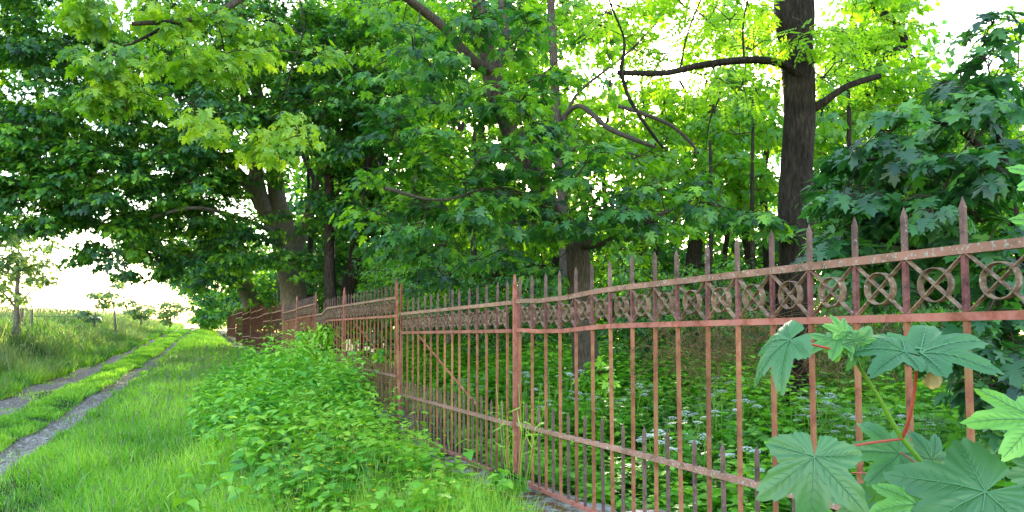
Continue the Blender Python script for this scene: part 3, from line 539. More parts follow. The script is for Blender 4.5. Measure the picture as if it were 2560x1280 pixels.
def panel(label, y0, y1, z0, z1, style='near', post=None, sag=None, lean=0., sp=.24, start=None, x=FX, xs=None, strut=None, tophalf=None, gap=None):
    base = np.array([x, y0, z0]); root = empty('iron_fence', base); tag(root, label, 'fence', 'railing panels of the rusty iron fence')
    ms = MESH[style]; bend = sag or (lambda Y: 0.); xf = xs or (lambda Y: 0.)
    zb = lambda Y: z0 + (z1 - z0) * (Y - y0) / (y1 - y0)
    red = M['rust'] if style == 'near' else M['rust_brown']; top = M['rust_top'] if style == 'near' else M['rust_brown']
    Ys = np.linspace(y0 + .03, y1 - .03, 26)
    R = lambda h, b=1.: [(x + xf(Y) + lean * h, Y, zb(Y) + h + bend(Y) * b) for Y in Ys]
    pale = M['rust_top'] if style == 'far' else None
    rail('top_rail', R(1.491), .0165, .0150, pale or top, root, base); rail('middle_rail', R(1.256), .0150, .0145, pale or red, root, base)
    rail('lower_rail', R(.487, .3), .0155, .0148, pale or M['rust_top'], root, base); rail('base_rail', R(.035, 0), .014, .016, red, root, base)
    Y = start if start is not None else y0 + .14
    k = 0
    while Y < y1 - .05:
        zz_ = zb(Y); ro = (random.gauss(0, .006), math.atan(lean) if lean else 0, 0)
        if not (gap and gap[0] < Y < gap[1]):
            o = link('picket', ms['p'], root); o.location = (xf(Y), Y - y0, zz_ - z0 + bend(Y) * .5 + random.gauss(0, .004)); o.rotation_euler = (ro[0], ro[1], 0)
        Yn = Y + sp
        if Yn < y1 - .05 or True:
            Ym = Y + sp / 2
            if Ym < y1 - .04:
                o = link('short_picket', ms['s'], root); o.location = (xf(Ym), Ym - y0, zb(Ym) - z0 + random.gauss(0, .008)); o.rotation_euler = (random.gauss(0, .01), ro[1], 0)
                h = 1.3735; sl = math.atan2((zb(Yn) + bend(Yn)) - (zz_ + bend(Y)), sp)
                for nm_, kk in (('ring', 'r'), ('cross', 'c')):
                    o = link(nm_, ms[kk], root); o.location = (xf(Ym) + lean * h, Ym - y0, zb(Ym) - z0 + h + bend(Ym) * .8); o.rotation_euler = (sl, ro[1], random.gauss(0, .02))
        Y = Yn; k += 1
    if post:
        for (dy, w, hgt, ll, dx) in post:
            mb = MB(); hw = w / 2; a = hgt - .09
            V = []
            for z in (-.12, a): V += [(-.014 + dx + ll[0]*z, dy-hw+ll[1]*z, z), (.014 + dx + ll[0]*z, dy-hw+ll[1]*z, z), (.014 + dx + ll[0]*z, dy+hw+ll[1]*z, z), (-.014 + dx + ll[0]*z, dy+hw+ll[1]*z, z)]
            V += [(dx + ll[0]*hgt - .008, dy + ll[1]*hgt, hgt), (dx + ll[0]*hgt + .008, dy + ll[1]*hgt, hgt)]
            mb.add(V, [(0,3,2,1),(0,1,5,4),(1,2,6,5),(2,3,7,6),(3,0,4,7),(4,5,9,8),(5,6,9),(6,7,8,9),(7,4,8)])
            o = link('post', mb.mesh('post', red, False), root); o.location = (0, y1 - y0, z1 - z0)
    if strut:
        (ya, za, yb, zb2) = strut; a = np.array([.04, ya - y0, za]); b_ = np.array([.5, yb - y0, zb2])
        Pt = np.array([[a, (a + b_) / 2, b_]]); V, f = tubes(Pt, np.full((1, 3), .011), 6)
        mb = MB(); mb.add(V, f); link('strut', mb.mesh('strut', red), root)
    return root
def sagf(c, w, d): return lambda Y: -d * math.exp(-((Y - c) / w) ** 2)
panel('nearest rusty fence panel, lichen-spotted rails running to the right edge', .45, 5.72, -1.184, -1.184, start=.60, sag=lambda Y: -.028 * math.exp(-((Y - 4.95) / .45) ** 2) - .012 * (Y > 5.2), post=[(0, .022, 1.70, (0, 0), -.012), (.04, .016, 1.62, (0, 0), .022)])
panel('second rusty panel, hanging slightly lower between the split post and the leaning double post', 5.77, 9.30, -1.205, -1.2, start=5.9, sag=lambda Y: 0, post=[(.0, .03, 1.95, (-.01, .055), -.02), (.10, .03, 1.9, (.01, .06), .035)], strut=(8.75, 1.25, 7.95, .45))
panel('third panel, stepped higher than its neighbour beyond the leaning double post', 9.48, 13.0, -.985, -.955, start=9.6, sp=.235, post=[(0, .06, 1.8, (0, -.01), -.01)], strut=(12.3, 1.2, 11.5, .45))
panel('fourth panel with its top rail buckled down at the far end', 13.06, 16.0, -.955, -.93, start=13.2, sp=.235, sag=lambda Y: -.10 * sm((Y - 14.6) / .7), gap=(15.3, 15.6), post=[(.02, .06, 1.86, (0, 0), -.01)])
panel('fifth panel, dark red and standing high above a yellowish young shrub', 16.08, 18.9, -.80, -.80, sp=.2, post=[(0, .06, 1.8, (0, 0), -.01)])
panel('sixth panel, dark red-brown beside the large maple bole', 18.95, 21.6, -.82, -.83, sp=.2, post=[(0, .07, 1.85, (0, 0), -.01)])
far = [('seventh panel, brown and slightly tipped toward the track', 21.7, 24.1, -.76, -.76, -.03), ('eighth panel, tilted outward with a gap after it', 24.15, 26.5, -.75, -.74, -.06), ('ninth panel, high brown one just past the leafy gap', 27.0, 30.0, -.50, -.53, 0),
       ('tenth panel counted from the near end, brown with tall post', 30.05, 32.5, -.50, -.51, 0), ('eleventh panel counted from the near end, standing on bare pale stones', 32.6, 37.0, -.45, -.46, -.02), ('twelfth panel counted from the near end', 37.1, 42.0, -.32, -.28, .01), ('last fence panel at the far end under low boughs', 42.3, 51.0, -.05, .05, 0)]
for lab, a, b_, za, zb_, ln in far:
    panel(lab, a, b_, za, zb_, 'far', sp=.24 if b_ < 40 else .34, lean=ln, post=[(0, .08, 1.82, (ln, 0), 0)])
# stone plinth pieces
def stone(label, x0, x1, y0, y1, zt, zb_, name='stone_block', cat='stone', sub=14, group='stones of the plinth under the fence'):
    mb = MB(); nx_, ny_ = 6, sub
    c = np.array([(x0+x1)/2, (y0+y1)/2, zb_]); vs = {}; V = []; fs = []
    def put(p):
        k = tuple(np.round(p, 4))
        if k not in vs:
            q_ = Vector(p); n_ = mnoise.noise_vector(q_ * 3.2) * .035 + mnoise.noise_vector(q_ * 9) * .014
            vs[k] = len(V); V.append(np.array(p) + np.array(n_) - c)
        return vs[k]
    def grid_(o, u, v, nu, nv):
        for i in range(nu):
            for j in range(nv):
                fs.append(tuple(put(o + u * a / nu + v * b / nv) for a, b in ((i, j), (i+1, j), (i+1, j+1), (i, j+1))))
    o = np.array([x0, y0, zb_]); u = np.array([x1-x0, 0, 0]); v = np.array([0, y1-y0, 0]); w = np.array([0, 0, zt-zb_])
    grid_(o + w, u, v, nx_, ny_); grid_(o, v, w, ny_, 4); grid_(o + u, w, v, 4, ny_); grid_(o, w, u, 4, nx_); grid_(o + v, u, w, nx_, 4)
    mb.add(V, fs); ob = link(name, mb.mesh(name, M['stone'], True)); ob.location = c; tag(ob, label, cat, group); return ob
stone('long mossy stone slab under the nearest fence panel', 2.24, 2.74, .4, 4.2, -1.195, -1.55, sub=34)
stone('mossy stone slab with rusty litter just in front of the split post', 2.22, 2.74, 4.23, 5.95, -1.20, -1.6, sub=20)
stone('cracked stone slab under the second panel', 2.2, 2.74, 5.98, 7.6, -1.23, -1.65, sub=20)
stone('stone slab below the leaning double post', 2.22, 2.74, 7.63, 9.3, -1.225, -1.65, sub=20)
stone('stone footing of the third panel half hidden by nettles', 2.28, 2.74, 9.33, 16.0, -1.00, -1.6, sub=40)
stone('stone footing below the fifth and sixth panels', 2.28, 2.74, 16.03, 21.6, -.84, -1.5, sub=36)
stone('pale rubble stone under the tilted eighth panel', 2.05, 2.74, 21.7, 26.6, -.78, -1.4, sub=30)
stone('pale rubble stone under the ninth and tenth panels', 2.0, 2.74, 26.8, 32.5, -.54, -1.3, sub=34)
stone('far pale footing stone under the last panels', 2.1, 2.74, 32.6, 51, -.48, -1.1, sub=60)
stp = P(1565, 1235, 5.0)
s_ = stone('mossy dark tree stump behind the nearest railings', stp[0]-.02, stp[0]+.26, stp[1]-.12, stp[1]+.12, -1.06, -1.5, 'tree_stump', 'stump', 8, None); s_.data.materials[0] = M['stone']; s_.scale = (.8, .8, .8)

# ------------------------------------------------------------------ ground plants
def gnoise(X, Y, s): return np.array([mnoise.noise(Vector((float(a) * s, float(b_) * s, 3.3))) for a, b_ in zip(X, Y)])
def in_view(X, Y, m=80):
    d = X * math.sin(YAW) + Y * math.cos(YAW); r = X * math.cos(YAW) - Y * math.sin(YAW)
    px = 1280 + F * r / np.maximum(d, .1); return (d > 1) & (px > -m) & (px < 2560 + m)
def grass(name, label, n, xf, yr, hgt, wid, mat, kind='stuff', tm=.5, mask=None, bend=.5, ypow=1.0, clump=1.2, group=None, edge=False):
    Y = yr[0] + (yr[1] - yr[0]) * rng.random(n) ** ypow; lo, hi = xf(Y); X = lo + (hi - lo) * rng.random(n)
    k = in_view(X, Y)
    X, Y = X[k], Y[k]
    if mask is not None: k = mask(X, Y); X, Y = X[k], Y[k]
    n = len(X); g1 = gnoise(X, Y, clump); g2 = gnoise(X + 50, Y, .35)
    k = rng.random(n) < .72 + .9 * g1; X, Y, g1, g2 = X[k], Y[k], g1[k], g2[k]; n = len(X)
    Z = Hf(X, Y) - .02; dist = np.hypot(X, Y)
    h = hgt * (.55 + .7 * rng.random(n)) * (1 + .9 * g1 + .5 * g2); h = np.maximum(h, hgt * .25)
    if edge: h = h * np.clip((X - np.interp(Y, RRy, RRx) + .12) / .7, .38, 1)
    w = wid * (.7 + .6 * rng.random(n)) * np.clip(dist / 9, .8, 4)
    ax = nrm(UP + rng.normal(size=(n, 3)) * np.array([.33, .33, 0]) * bend * 2 + np.array([-.06, -.1, 0]))
    nm = nrm(rng.normal(size=(n, 3)) * np.array([1, 1, .1]))
    V, f, kk = leaves('blade', np.stack([X, Y, Z], 1), ax, nm, h, w)
    t = np.clip(tm + g2 * .7 + g1 * .5 + rng.normal(0, .24, n), 0, 1)
    mb = MB(); mb.add(V, f, 0, np.repeat(t, kk))
    return tag(link(name, mb.mesh(name, M[mat])), label, 'grass', group, kind)
rrf = lambda Y: np.interp(Y, RRy, RRx)
stone_free = lambda X, Y: ~((X > 2.2) & (X < 2.78))
grass('verge_grass', 'bright green grass of the verge between right wheel track and fence', 150000, lambda Y: (rrf(Y) + .0, np.full_like(Y, 2.25)), (4.5, 26), .23, .0105, 'grass', ypow=1.5, mask=stone_free, tm=.5, edge=True)
grass('verge_grass', 'soft tall grass of the verge further up the track', 60000, lambda Y: (rrf(Y) + .0, np.full_like(Y, 2.3)), (24, 66), .26, .007, 'grass', mask=stone_free, tm=.6, edge=True)
grass('track_grass', 'short grass strip between the two wheel tracks', 90000, lambda Y: (np.interp(Y, LRy, LRx) + .02, np.interp(Y, RLy, RLx) + .0), (11, 62), .10, .008, 'grass', tm=.6, clump=2)
grass('bank_grass', 'tall pale meadow grass covering the bank left of the track', 150000, lambda Y: (np.interp(Y, LLy, LLx) - 9, np.interp(Y, LLy, LLx) - .02), (15, 75), .42, .008, 'bankgrass', tm=.42, clump=.7)
grass('bank_grass', 'green fringe of grass along the left wheel track', 26000, lambda Y: (np.interp(Y, LLy, LLx) - .7, np.interp(Y, LLy, LLx) + .04), (15, 62), .22, .007, 'grass', tm=.4)
grass('wood_grass', 'loose grass growing on the ground inside the fence', 26000, lambda Y: (np.full_like(Y, 2.8), np.full_like(Y, 8)), (.8, 14), .25, .007, 'grass', tm=.3)
grass('track_grass', 'scattered low tufts breaking up the two wheel tracks', 16000, lambda Y: (np.interp(Y, LLy, LLx), np.interp(Y, RRy, RRx)), (10, 60), .05, .008, 'grass', tm=.55, clump=2.5, mask=lambda X, Y: gnoise(X + 7, Y * .5, 1.6) > .12)
def seeds(label, n, xf, yr, h, mat):
    Y = yr[0] + (yr[1] - yr[0]) * rng.random(n) ** 1.3; lo, hi = xf(Y); X = lo + (hi - lo) * rng.random(n); k = in_view(X, Y); X, Y = X[k], Y[k]; n = len(X)
    b0 = np.stack([X, Y, Hf(X, Y)], 1); d = rng.normal(size=(n, 3)) * np.array([.16, .16, 0]); H_ = h * rng.uniform(.7, 1.3, (n, 1)); top = b0 + UP * H_ + d * H_
    w = np.clip(np.hypot(X, Y) / 9, .7, 3)[:, None]
    V, f = tubes(np.stack([b0, b0 + (top - b0) * .5 - d * H_ * .12, top], 1), w * np.array([[.0018, .0014, .001]]), 3); mb = MB(); mb.add(V, f, 0, .85)
    t2 = top + (top - b0) * .16 + d * .05; V, f = tubes(np.stack([top, (top + t2) / 2, t2], 1), w * np.array([[.002, .006, .001]]), 4); mb.add(V, f, 0, .95)
    tag(link('seed_grass', mb.mesh('seed_grass', M[mat])), label, 'grass', kind='stuff')
seeds('pale flowering grass heads nodding above the verge', 1500, lambda Y: (rrf(Y) + .4, np.full_like(Y, 1.6)), (5, 30), .38, 'bankgrass')
seeds('pale feathery seed heads over the bank grass', 7000, lambda Y: (np.interp(Y, LLy, LLx) - 7, np.interp(Y, LLy, LLx) - .6), (15, 70), .55, 'bankgrass')
def gravel():
    n = 16000; Y = rng.uniform(9, 45, n) ; Y = 9 + (Y - 9) ** 1.0 * rng.random(n); w = rng.random(n); s = rng.random(n) < .5
    X = np.where(s, np.interp(Y, RLy, RLx) * (1 - w) + np.interp(Y, RRy, RRx) * w, np.interp(Y, LLy, LLx) * (1 - w) + np.interp(Y, LRy, LRx) * w) + rng.normal(0, .05, n)
    c = np.stack([X, Y, Hf(X, Y) - .043], 1); r = rng.uniform(.008, .024, (n, 1)) * (1 + (rng.random((n, 1)) < .03) * 1.3)
    O = np.array([(1, 0, 0), (0, 1, 0), (-1, 0, 0), (0, -1, 0), (0, 0, .6), (0, 0, -.5)]); V = c[:, None] + O[None] * r[:, None] * rng.uniform(.6, 1.3, (n, 6, 1))
    fq = np.array([(0, 1, 4), (1, 2, 4), (2, 3, 4), (3, 0, 4)]); L = (fq.ravel()[None] + (np.arange(n) * 6)[:, None]).ravel()
    mb = MB(); mb.add(V.reshape(-1, 3), (L, np.full(n * 4, 3)), 0); tag(link('gravel', mb.mesh('gravel', M['pebble'], False)), 'loose pale gravel scattered in the two wheel tracks', 'gravel', kind='stuff')
M['pebble'] = rough_mat('pebble', [(.3, (.16, .12, .09)), (.5, (.38, .31, .27)), (.7, (.66, .59, .55))], 14, .9, .2)
gravel()
# big coarse blades in the foreground
def coarse():
    n = 700; X = rng.uniform(-1.0, 2.1, n); Y = rng.uniform(4.6, 9.5, n); Z = Hf(X, Y)
    L = rng.uniform(.25, .55, n); a = rng.uniform(0, 6.28, n); h = np.stack([np.cos(a), np.sin(a), a * 0], 1)
    Pt = np.stack([np.stack([X, Y, Z], 1) + h * (L * t * t * .75)[:, None] + UP * (L * (t * 1.15 - .55 * t * t))[:, None] for t in (0, .3, .6, .85, 1)], 1)
    side = np.stack([-np.sin(a), np.cos(a), a * 0], 1) * .0065; wd = np.array([.7, 1, .85, .5, .05])
    V = np.stack([Pt - side[:, None] * wd[None, :, None], Pt + side[:, None] * wd[None, :, None]], 2).reshape(n, 10, 3)
    qf = np.array([(2*i, 2*i+1, 2*i+3, 2*i+2) for i in range(4)]); Lp = (qf.ravel()[None] + (np.arange(n) * 10)[:, None]).ravel()
    mb = MB(); mb.add(V.reshape(-1, 3), (Lp, np.full(n * 4, 4)), 0, np.repeat(rng.uniform(.2, .9, n), 10))
    tag(link('coarse_grass', mb.mesh('coarse_grass', M['grass'])), 'broad arching grass blades at the front of the verge', 'grass', kind='stuff')
coarse()

def poly_pts(n, poly, ymin, ymax, xmin, xmax):
    X = rng.uniform(xmin, xmax, n); Y = rng.uniform(ymin, ymax, n); ins = np.zeros(n, bool); j = len(poly) - 1
    for i in range(len(poly)):
        xi, yi = poly[i]; xj, yj = poly[j]
        ins ^= ((yi > Y) != (yj > Y)) & (X < (xj - xi) * (Y - yi) / (yj - yi + 1e-9) + xi); j = i
    return X[ins], Y[ins]
def herbs(name, label, cat, X, Y, H, pairs, lsize, tpl, mat, tm=.5, lean=.12, stem=True, tvar=.14, droop=.35, topbright=.3, wide=1.):
    n = len(X); Z = Hf(X, Y) - .02; base = np.stack([X, Y, Z], 1)
    ln = rng.normal(size=(n, 3)) * np.array([1, 1, 0]) * lean; top = base + (UP + ln) * H[:, None]
    mb = MB()
    if stem:
        Pt = np.stack([base, base * .5 + top * .5 + rng.normal(size=(n, 3)) * .01, top], 1); V, f = tubes(Pt, np.tile([.003, .0025, .0015], (n, 1)), 3); mb.add(V, f, 0, .3)
    k = pairs * 2; ci = np.repeat(np.arange(n), k); lv = np.tile(np.repeat(np.arange(pairs), 2), n); sd_ = np.tile([0, 1], n * pairs)
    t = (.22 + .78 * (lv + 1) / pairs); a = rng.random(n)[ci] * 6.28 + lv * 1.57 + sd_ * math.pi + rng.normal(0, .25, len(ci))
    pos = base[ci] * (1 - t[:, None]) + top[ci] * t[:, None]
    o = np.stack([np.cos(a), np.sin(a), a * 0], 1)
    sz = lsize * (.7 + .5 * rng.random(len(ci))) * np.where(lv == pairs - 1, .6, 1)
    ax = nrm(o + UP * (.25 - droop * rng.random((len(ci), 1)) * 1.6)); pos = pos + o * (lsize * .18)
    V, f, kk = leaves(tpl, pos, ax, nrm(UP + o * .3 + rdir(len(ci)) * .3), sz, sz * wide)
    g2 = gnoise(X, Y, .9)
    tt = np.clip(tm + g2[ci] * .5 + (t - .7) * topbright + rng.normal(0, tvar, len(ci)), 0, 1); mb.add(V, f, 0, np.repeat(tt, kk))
    return tag(link(name, mb.mesh(name, M[mat])), label, cat, kind='stuff')
X, Y = poly_pts(1700, [(.3, 8.6), (1.6, 7.6), (2.25, 8.7), (2.2, 16.5), (1.3, 16.5), (.5, 14.5), (.1, 12)], 7.4, 17, 0, 2.4)
hN = (1 + .7 * gnoise(X, Y, 1.7)) * np.interp(X, [.1, .7, 1.3, 2.2], [.35, .6, .85, .80]) * np.interp(Y, [7.6, 9.2, 14, 16.5], [.6, 1, .9, .65]) * rng.uniform(.55, 1.3, len(X))
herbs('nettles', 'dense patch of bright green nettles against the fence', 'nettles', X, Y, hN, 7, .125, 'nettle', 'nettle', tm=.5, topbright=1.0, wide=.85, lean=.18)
X, Y = poly_pts(500, [(.3, 14), (2.2, 15), (2.2, 30), (1.7, 30)], 14, 30, 0, 2.4)
herbs('nettles', 'sparser nettles and weeds at the wall foot further up the track', 'nettles', X, Y, rng.uniform(.3, .65, len(X)), 6, .10, 'nettle', 'nettle', tm=.6)
X, Y = poly_pts(2000, [(.7, 5.2), (2.3, 4.2), (2.32, 9.9), (1.6, 9.3), (.8, 9)], 4, 10, .5, 2.4)
hC = (1 + .9 * gnoise(X + 30, Y, 1.9)) * np.interp(X, [.5, 1.2, 1.85, 2.1, 2.3], [.25, .5, .42, .2, .1]) * rng.uniform(.4, 1.4, len(X)) * np.interp(Y, [4.5, 7, 9.5], [.75, 1, 1.1])
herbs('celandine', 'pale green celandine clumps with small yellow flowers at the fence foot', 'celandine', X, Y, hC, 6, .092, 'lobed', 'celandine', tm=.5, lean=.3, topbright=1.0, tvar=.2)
CX, CYY, CH = X, Y, hC
# upright seed pods + yellow flowers of the celandine
n = 2400; i = rng.integers(0, len(CX), n); px = CX[i] + rng.normal(0, .06, n); py = CYY[i] + rng.normal(0, .06, n); b0 = np.stack([px, py, Hf(px, py) + CH[i] * .9], 1)
e0 = b0 + UP * rng.uniform(.04, .10, (n, 1)) + rng.normal(size=(n, 3)) * .012
V, f = tubes(np.stack([b0, (b0 + e0) / 2, e0], 1), np.full((n, 3), .0018), 3); mb = MB(); mb.add(V, f, 0, .9)
tag(link('celandine_pods', mb.mesh('celandine_pods', M['stem'])), 'thin upright seed pods sticking out of the celandine', 'seed pods', kind='stuff')
n = 280; i = rng.integers(0, len(CX), n); px = CX[i]; py = CYY[i]; cc = np.stack([px, py, Hf(px, py) + CH[i] + .05], 1)
k = 4; ci = np.repeat(np.arange(n), k); a = np.tile(np.arange(k) * 1.57, n) + np.repeat(rng.random(n), k); o = np.stack([np.cos(a), np.sin(a), a * 0 + .25], 1)
V, f, kk = leaves('round', cc[ci], o, np.tile(UP, (n * k, 1)) + rdir(n * k) * .2, np.full(n * k, .021)); mb = MB(); mb.add(V, f, 0, .5)
tag(link('yellow_flowers', mb.mesh('yellow_flowers', M['petal_y'])), 'tiny four-petalled yellow flowers dotted over the celandine', 'flowers', kind='stuff')
X, Y = poly_pts(260, [(.2, 6), (2.2, 5), (2.2, 15), (.1, 13)], 4.5, 15, 0, 2.4)
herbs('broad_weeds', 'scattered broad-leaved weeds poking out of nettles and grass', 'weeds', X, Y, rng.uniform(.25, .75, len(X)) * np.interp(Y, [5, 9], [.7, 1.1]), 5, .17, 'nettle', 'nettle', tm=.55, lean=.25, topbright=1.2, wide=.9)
# undergrowth inside the fence
X = rng.uniform(2.8, 12, 9000); Y = rng.uniform(.6, 19, 9000); k = in_view(X, Y); X, Y = X[k], Y[k]
g1 = gnoise(X, Y, .8); k = g1 > -.25; X, Y, g1 = X[k], Y[k], g1[k]
H = (.28 + .72 * np.clip((X - 3.1) / 2., 0, 1)) * (1 + .5 * g1) * rng.uniform(.6, 1.1, len(X))
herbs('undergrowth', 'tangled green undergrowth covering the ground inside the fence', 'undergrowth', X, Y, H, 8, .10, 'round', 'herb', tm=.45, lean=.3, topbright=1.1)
X = rng.uniform(2.8, 9, 3600); Y = rng.uniform(.6, 12, 3600); k = in_view(X, Y); X, Y = X[k], Y[k]
herbs('ivy_cover', 'dark low leaves carpeting the soil under the taller weeds', 'ground cover', X, Y, rng.uniform(.08, .22, len(X)), 4, .075, 'oval', 'shrub', tm=.5, lean=.5)
# dead bramble tangle
n = 900; xs = rng.uniform(1650, 2250, n); ys = rng.normal(870, 50, n); ds = rng.uniform(8.2, 10.5, n); s0 = PA(xs, ys, ds); v = rdir(n) * np.array([1, 1, .8]); l = rng.uniform(.25, .8, (n, 1))
V, f = tubes(np.stack([s0, s0 + v * l * .5 + UP * .06, s0 + v * l - UP * .05], 1), np.full((n, 3), .003), 3); mb = MB(); mb.add(V, f, 0)
tag(link('dead_brambles', mb.mesh('dead_brambles', M['litter'])), 'brown tangle of dead stems at the foot of the tall dark trunk', 'brambles', kind='stuff')
n = 900; X = rng.uniform(2.15, 2.7, n); Y = rng.uniform(2, 9, n); s0 = np.stack([X, Y, np.full(n, -1.185) - (Y > 5.98) * .03], 1); v = rdir(n) * np.array([1, 1, .15]); l = rng.uniform(.02, .09, (n, 1))
V, f = tubes(np.stack([s0, s0 + v * l * .5 + UP * .008, s0 + v * l], 1), np.full((n, 3), .002), 3); mb = MB(); mb.add(V, f, 0)
tag(link('leaf_litter', mb.mesh('leaf_litter', M['litter'])), 'dry brown twigs and litter lying on the stone plinth', 'litter', kind='stuff')

# cow parsley: individual plants
def umbel(c, r, k):
    pts = c + np.stack([r * np.sqrt(np.arange(k) / k) * np.cos(np.arange(k) * 2.4), r * np.sqrt(np.arange(k) / k) * np.sin(np.arange(k) * 2.4), -.25 * r * (np.arange(k) / k)], 1)
    return pts
def parsley(label):
    root = empty('cow_parsley', (0, 0, 0)); tag(root, label, 'wildflower', 'cow parsley behind the railings')
    mb = MB(); st = np.array([[(0, 0, 0), (.01, 0, .3), (.0, .02, .62)], [(.01, 0, .3), (.08, .02, .45), (.12, .03, .56)], [(.005, 0, .36), (-.06, .06, .48), (-.09, .09, .58)], [(0, 0, .2), (-.04, -.08, .36), (-.05, -.13, .5)]])
    V, f = tubes(st, np.full((4, 3), .003), 4); mb.add(V, f, 0, .5); link('stem', mb.mesh('stem', M['stem']), root)
    for c, r in (((0, .02, .63), .055), ((.12, .03, .57), .042), ((-.09, .09, .59), .045), ((-.05, -.13, .51), .038)):
        mb = MB(); pts = umbel(np.array(c), r, 16); nn = len(pts)
        V, f = tubes(np.stack([np.tile(np.array(c) - [0, 0, .04], (nn, 1)), pts * .5 + (np.array(c) - [0, 0, .03]) * .5, pts], 1), np.full((nn, 3), .0008), 3); mb.add(V, f, 1, .5)
        ci = np.repeat(np.arange(nn), 3); a = np.tile(np.arange(3) * 2.1, nn) + np.repeat(rng.random(nn) * 6, 3); o = np.stack([np.cos(a), np.sin(a), a * 0 + .15], 1)
        V, f, kk = leaves('round', pts[ci], o, np.tile(UP, (nn * 3, 1)), np.full(nn * 3, .012)); mb.add(V, f, 0, .5)
        link('flower_head', mb.mesh('flower_head', [M['petal_w'], M['stem']]), root)
    k = 26; a = rng.random(k) * 6.28; o = np.stack([np.cos(a), np.sin(a), a * 0], 1); z = rng.uniform(.08, .4, k)
    V, f, kk = leaves('pinnate', o * .02 + UP * z[:, None], o + UP * .2, np.tile(UP, (k, 1)) + rdir(k) * .2, rng.uniform(.1, .17, k)); mb = MB(); mb.add(V, f, 0, np.repeat(rng.uniform(.2, .6, k), kk))
    link('foliage', mb.mesh('foliage', M['herb']), root); return root
LBP = 'white-flowered cow parsley plant standing in the undergrowth behind the railings'
proto = parsley(LBP)
spots = []
rr_ = random.Random(5)
PL = ['left of the split post', 'between the split post and the leaning maple', 'just right of the leaning maple trunk', 'left of the tall dark ash', 'in front of the tall dark ash', 'right of the tall dark ash', 'low near the short pickets', 'lowest, by a short picket tip', 'far left beside the diagonal strut']
for ai, (x0, x1, y0_, y1_, d0, d1, k) in enumerate([(1190, 1330, 900, 980, 9.5, 12, 8), (1380, 1500, 890, 1000, 8, 10.5, 9), (1530, 1640, 930, 1010, 7.5, 10, 7), (1690, 1900, 940, 1040, 6.8, 9, 14), (1960, 2100, 960, 1040, 6.5, 8.5, 10), (2120, 2330, 990, 1060, 6, 7.5, 12), (1620, 1760, 1040, 1090, 5.8, 6.6, 5), (1870, 1890, 1105, 1115, 5.3, 5.6, 1), (1140, 1200, 930, 960, 9, 10, 2)]):
    for _ in range(int(k * 1.5)): spots.append((rr_.uniform(x0, x1), rr_.uniform(y0_, y1_), rr_.uniform(d0, d1), ai))
for i, (x, y, d, ai) in enumerate(spots):
    p = P(x, y, d); gz = float(Hf(p[0], p[1])); s = max(.75, min(1.6, (p[2] - gz) / .63))
    if i == 0: r = proto
    else:
        r = proto.copy(); COL.objects.link(r)
        for ch in proto.children:
            c = ch.copy(); COL.objects.link(c); c.parent = r
    r['label'] = 'white cow parsley plant behind the railings, ' + PL[ai]
    r.location = (p[0], p[1], gz); r.scale = (1, 1, s); r.rotation_euler = (rr_.gauss(.05, .15), rr_.gauss(0, .15), rr_.uniform(0, 6.28))
# single small plants
tree('elder_shrub', 'yellowish young shrub growing in front of the fence above the nettles', 'shrub',
     [[(800, 930, 14.2, .012), (802, 880, 14.2, .01), (812, 830, 14.2, .005)], [(790, 930, 14.2, .01), (775, 860, 14.2, .006), (765, 825, 14.2, .004)]],
     [(815, 845, 24, 32, 13.7, 14.3, 4), (765, 835, 20, 16, 13.7, 14.3, 3), (795, 885, 45, 28, 13.6, 14.3, 4), (750, 875, 20, 24, 13.7, 14.3, 2.5)], 'celandine', 'nettle', .09, .14, 16, None, tmean=.85, flare=0, flatness=.8)
for lab, x, y, d, r in [('small maple seedling with bright leaves just left of the split post', 1160, 1215, 6.1, 30), ('small maple seedling at the foot of the split post', 1262, 1195, 5.75, 40), ('maple sprig poking through the railings beside the leaning double post', 965, 890, 10.4, 26), ('maple sprig growing behind the railings near the leaning maple trunk', 1500, 935, 7.6, 45)]:
    tree('maple_seedling', lab, 'seedling', [[(x, y + r * 1.6, d, .004), (x + 2, y + r * .5, d, .003), (x, y, d, .002)]], [(x, y, r, r * .6, d - .08, d + .08, 2.4)], 'celandine', 'hi', .085, .07, 5, None, tmean=.45, flare=0, flatness=.5)
# pale stems of grass by the post
for lab, x, y, d, lean in [('dry arching grass stalk by the leaning double post', 1035, 1010, 8.6, -60)]:
    k = 9; Pt = []
    for i in range(k):
        b0 = np.array(P(x - 40 + i * 6, 1085, d - .3)); t0 = np.array(P(x + 40 + i * 8, 975 + i * 5, d - .1)); Pt.append([b0, (b0 + t0) / 2 + [0, 0, .03], t0])
    V, f = tubes(np.array(Pt), np.full((k, 3), .002), 3); mb = MB(); mb.add(V, f); tag(link('dry_grass', mb.mesh('dry_grass', M['wither'])), 'bunch of dry straw stalks leaning at the foot of the leaning double post', 'dry grass')
k = 10; Pt = []
for i in range(k):
    b0 = np.array(P(1270 + i * 5, 1230, 5.6)); t0 = np.array(P(1240 + i * 14, 960 + (i % 4) * 40, 5.5)); Pt.append([b0, b0 * .5 + t0 * .5 + rng.normal(size=3) * .02, t0])
mb = MB(); V, f = tubes(np.array(Pt), np.full((k, 3), .0022), 3); mb.add(V, f, 0, .9)
for p in Pt:
    a = np.array(p[1]); V, f, kk = leaves('blade', np.array([a, a * .5 + np.array(p[2]) * .5]), rdir(2) + UP * .1, rdir(2), np.array([.16, .12]), np.array([.012, .010])); mb.add(V, f, 0, .8)
tag(link('tall_grass', mb.mesh('tall_grass', M['grass'])), 'tall grass stalks growing up against the split post', 'grass')

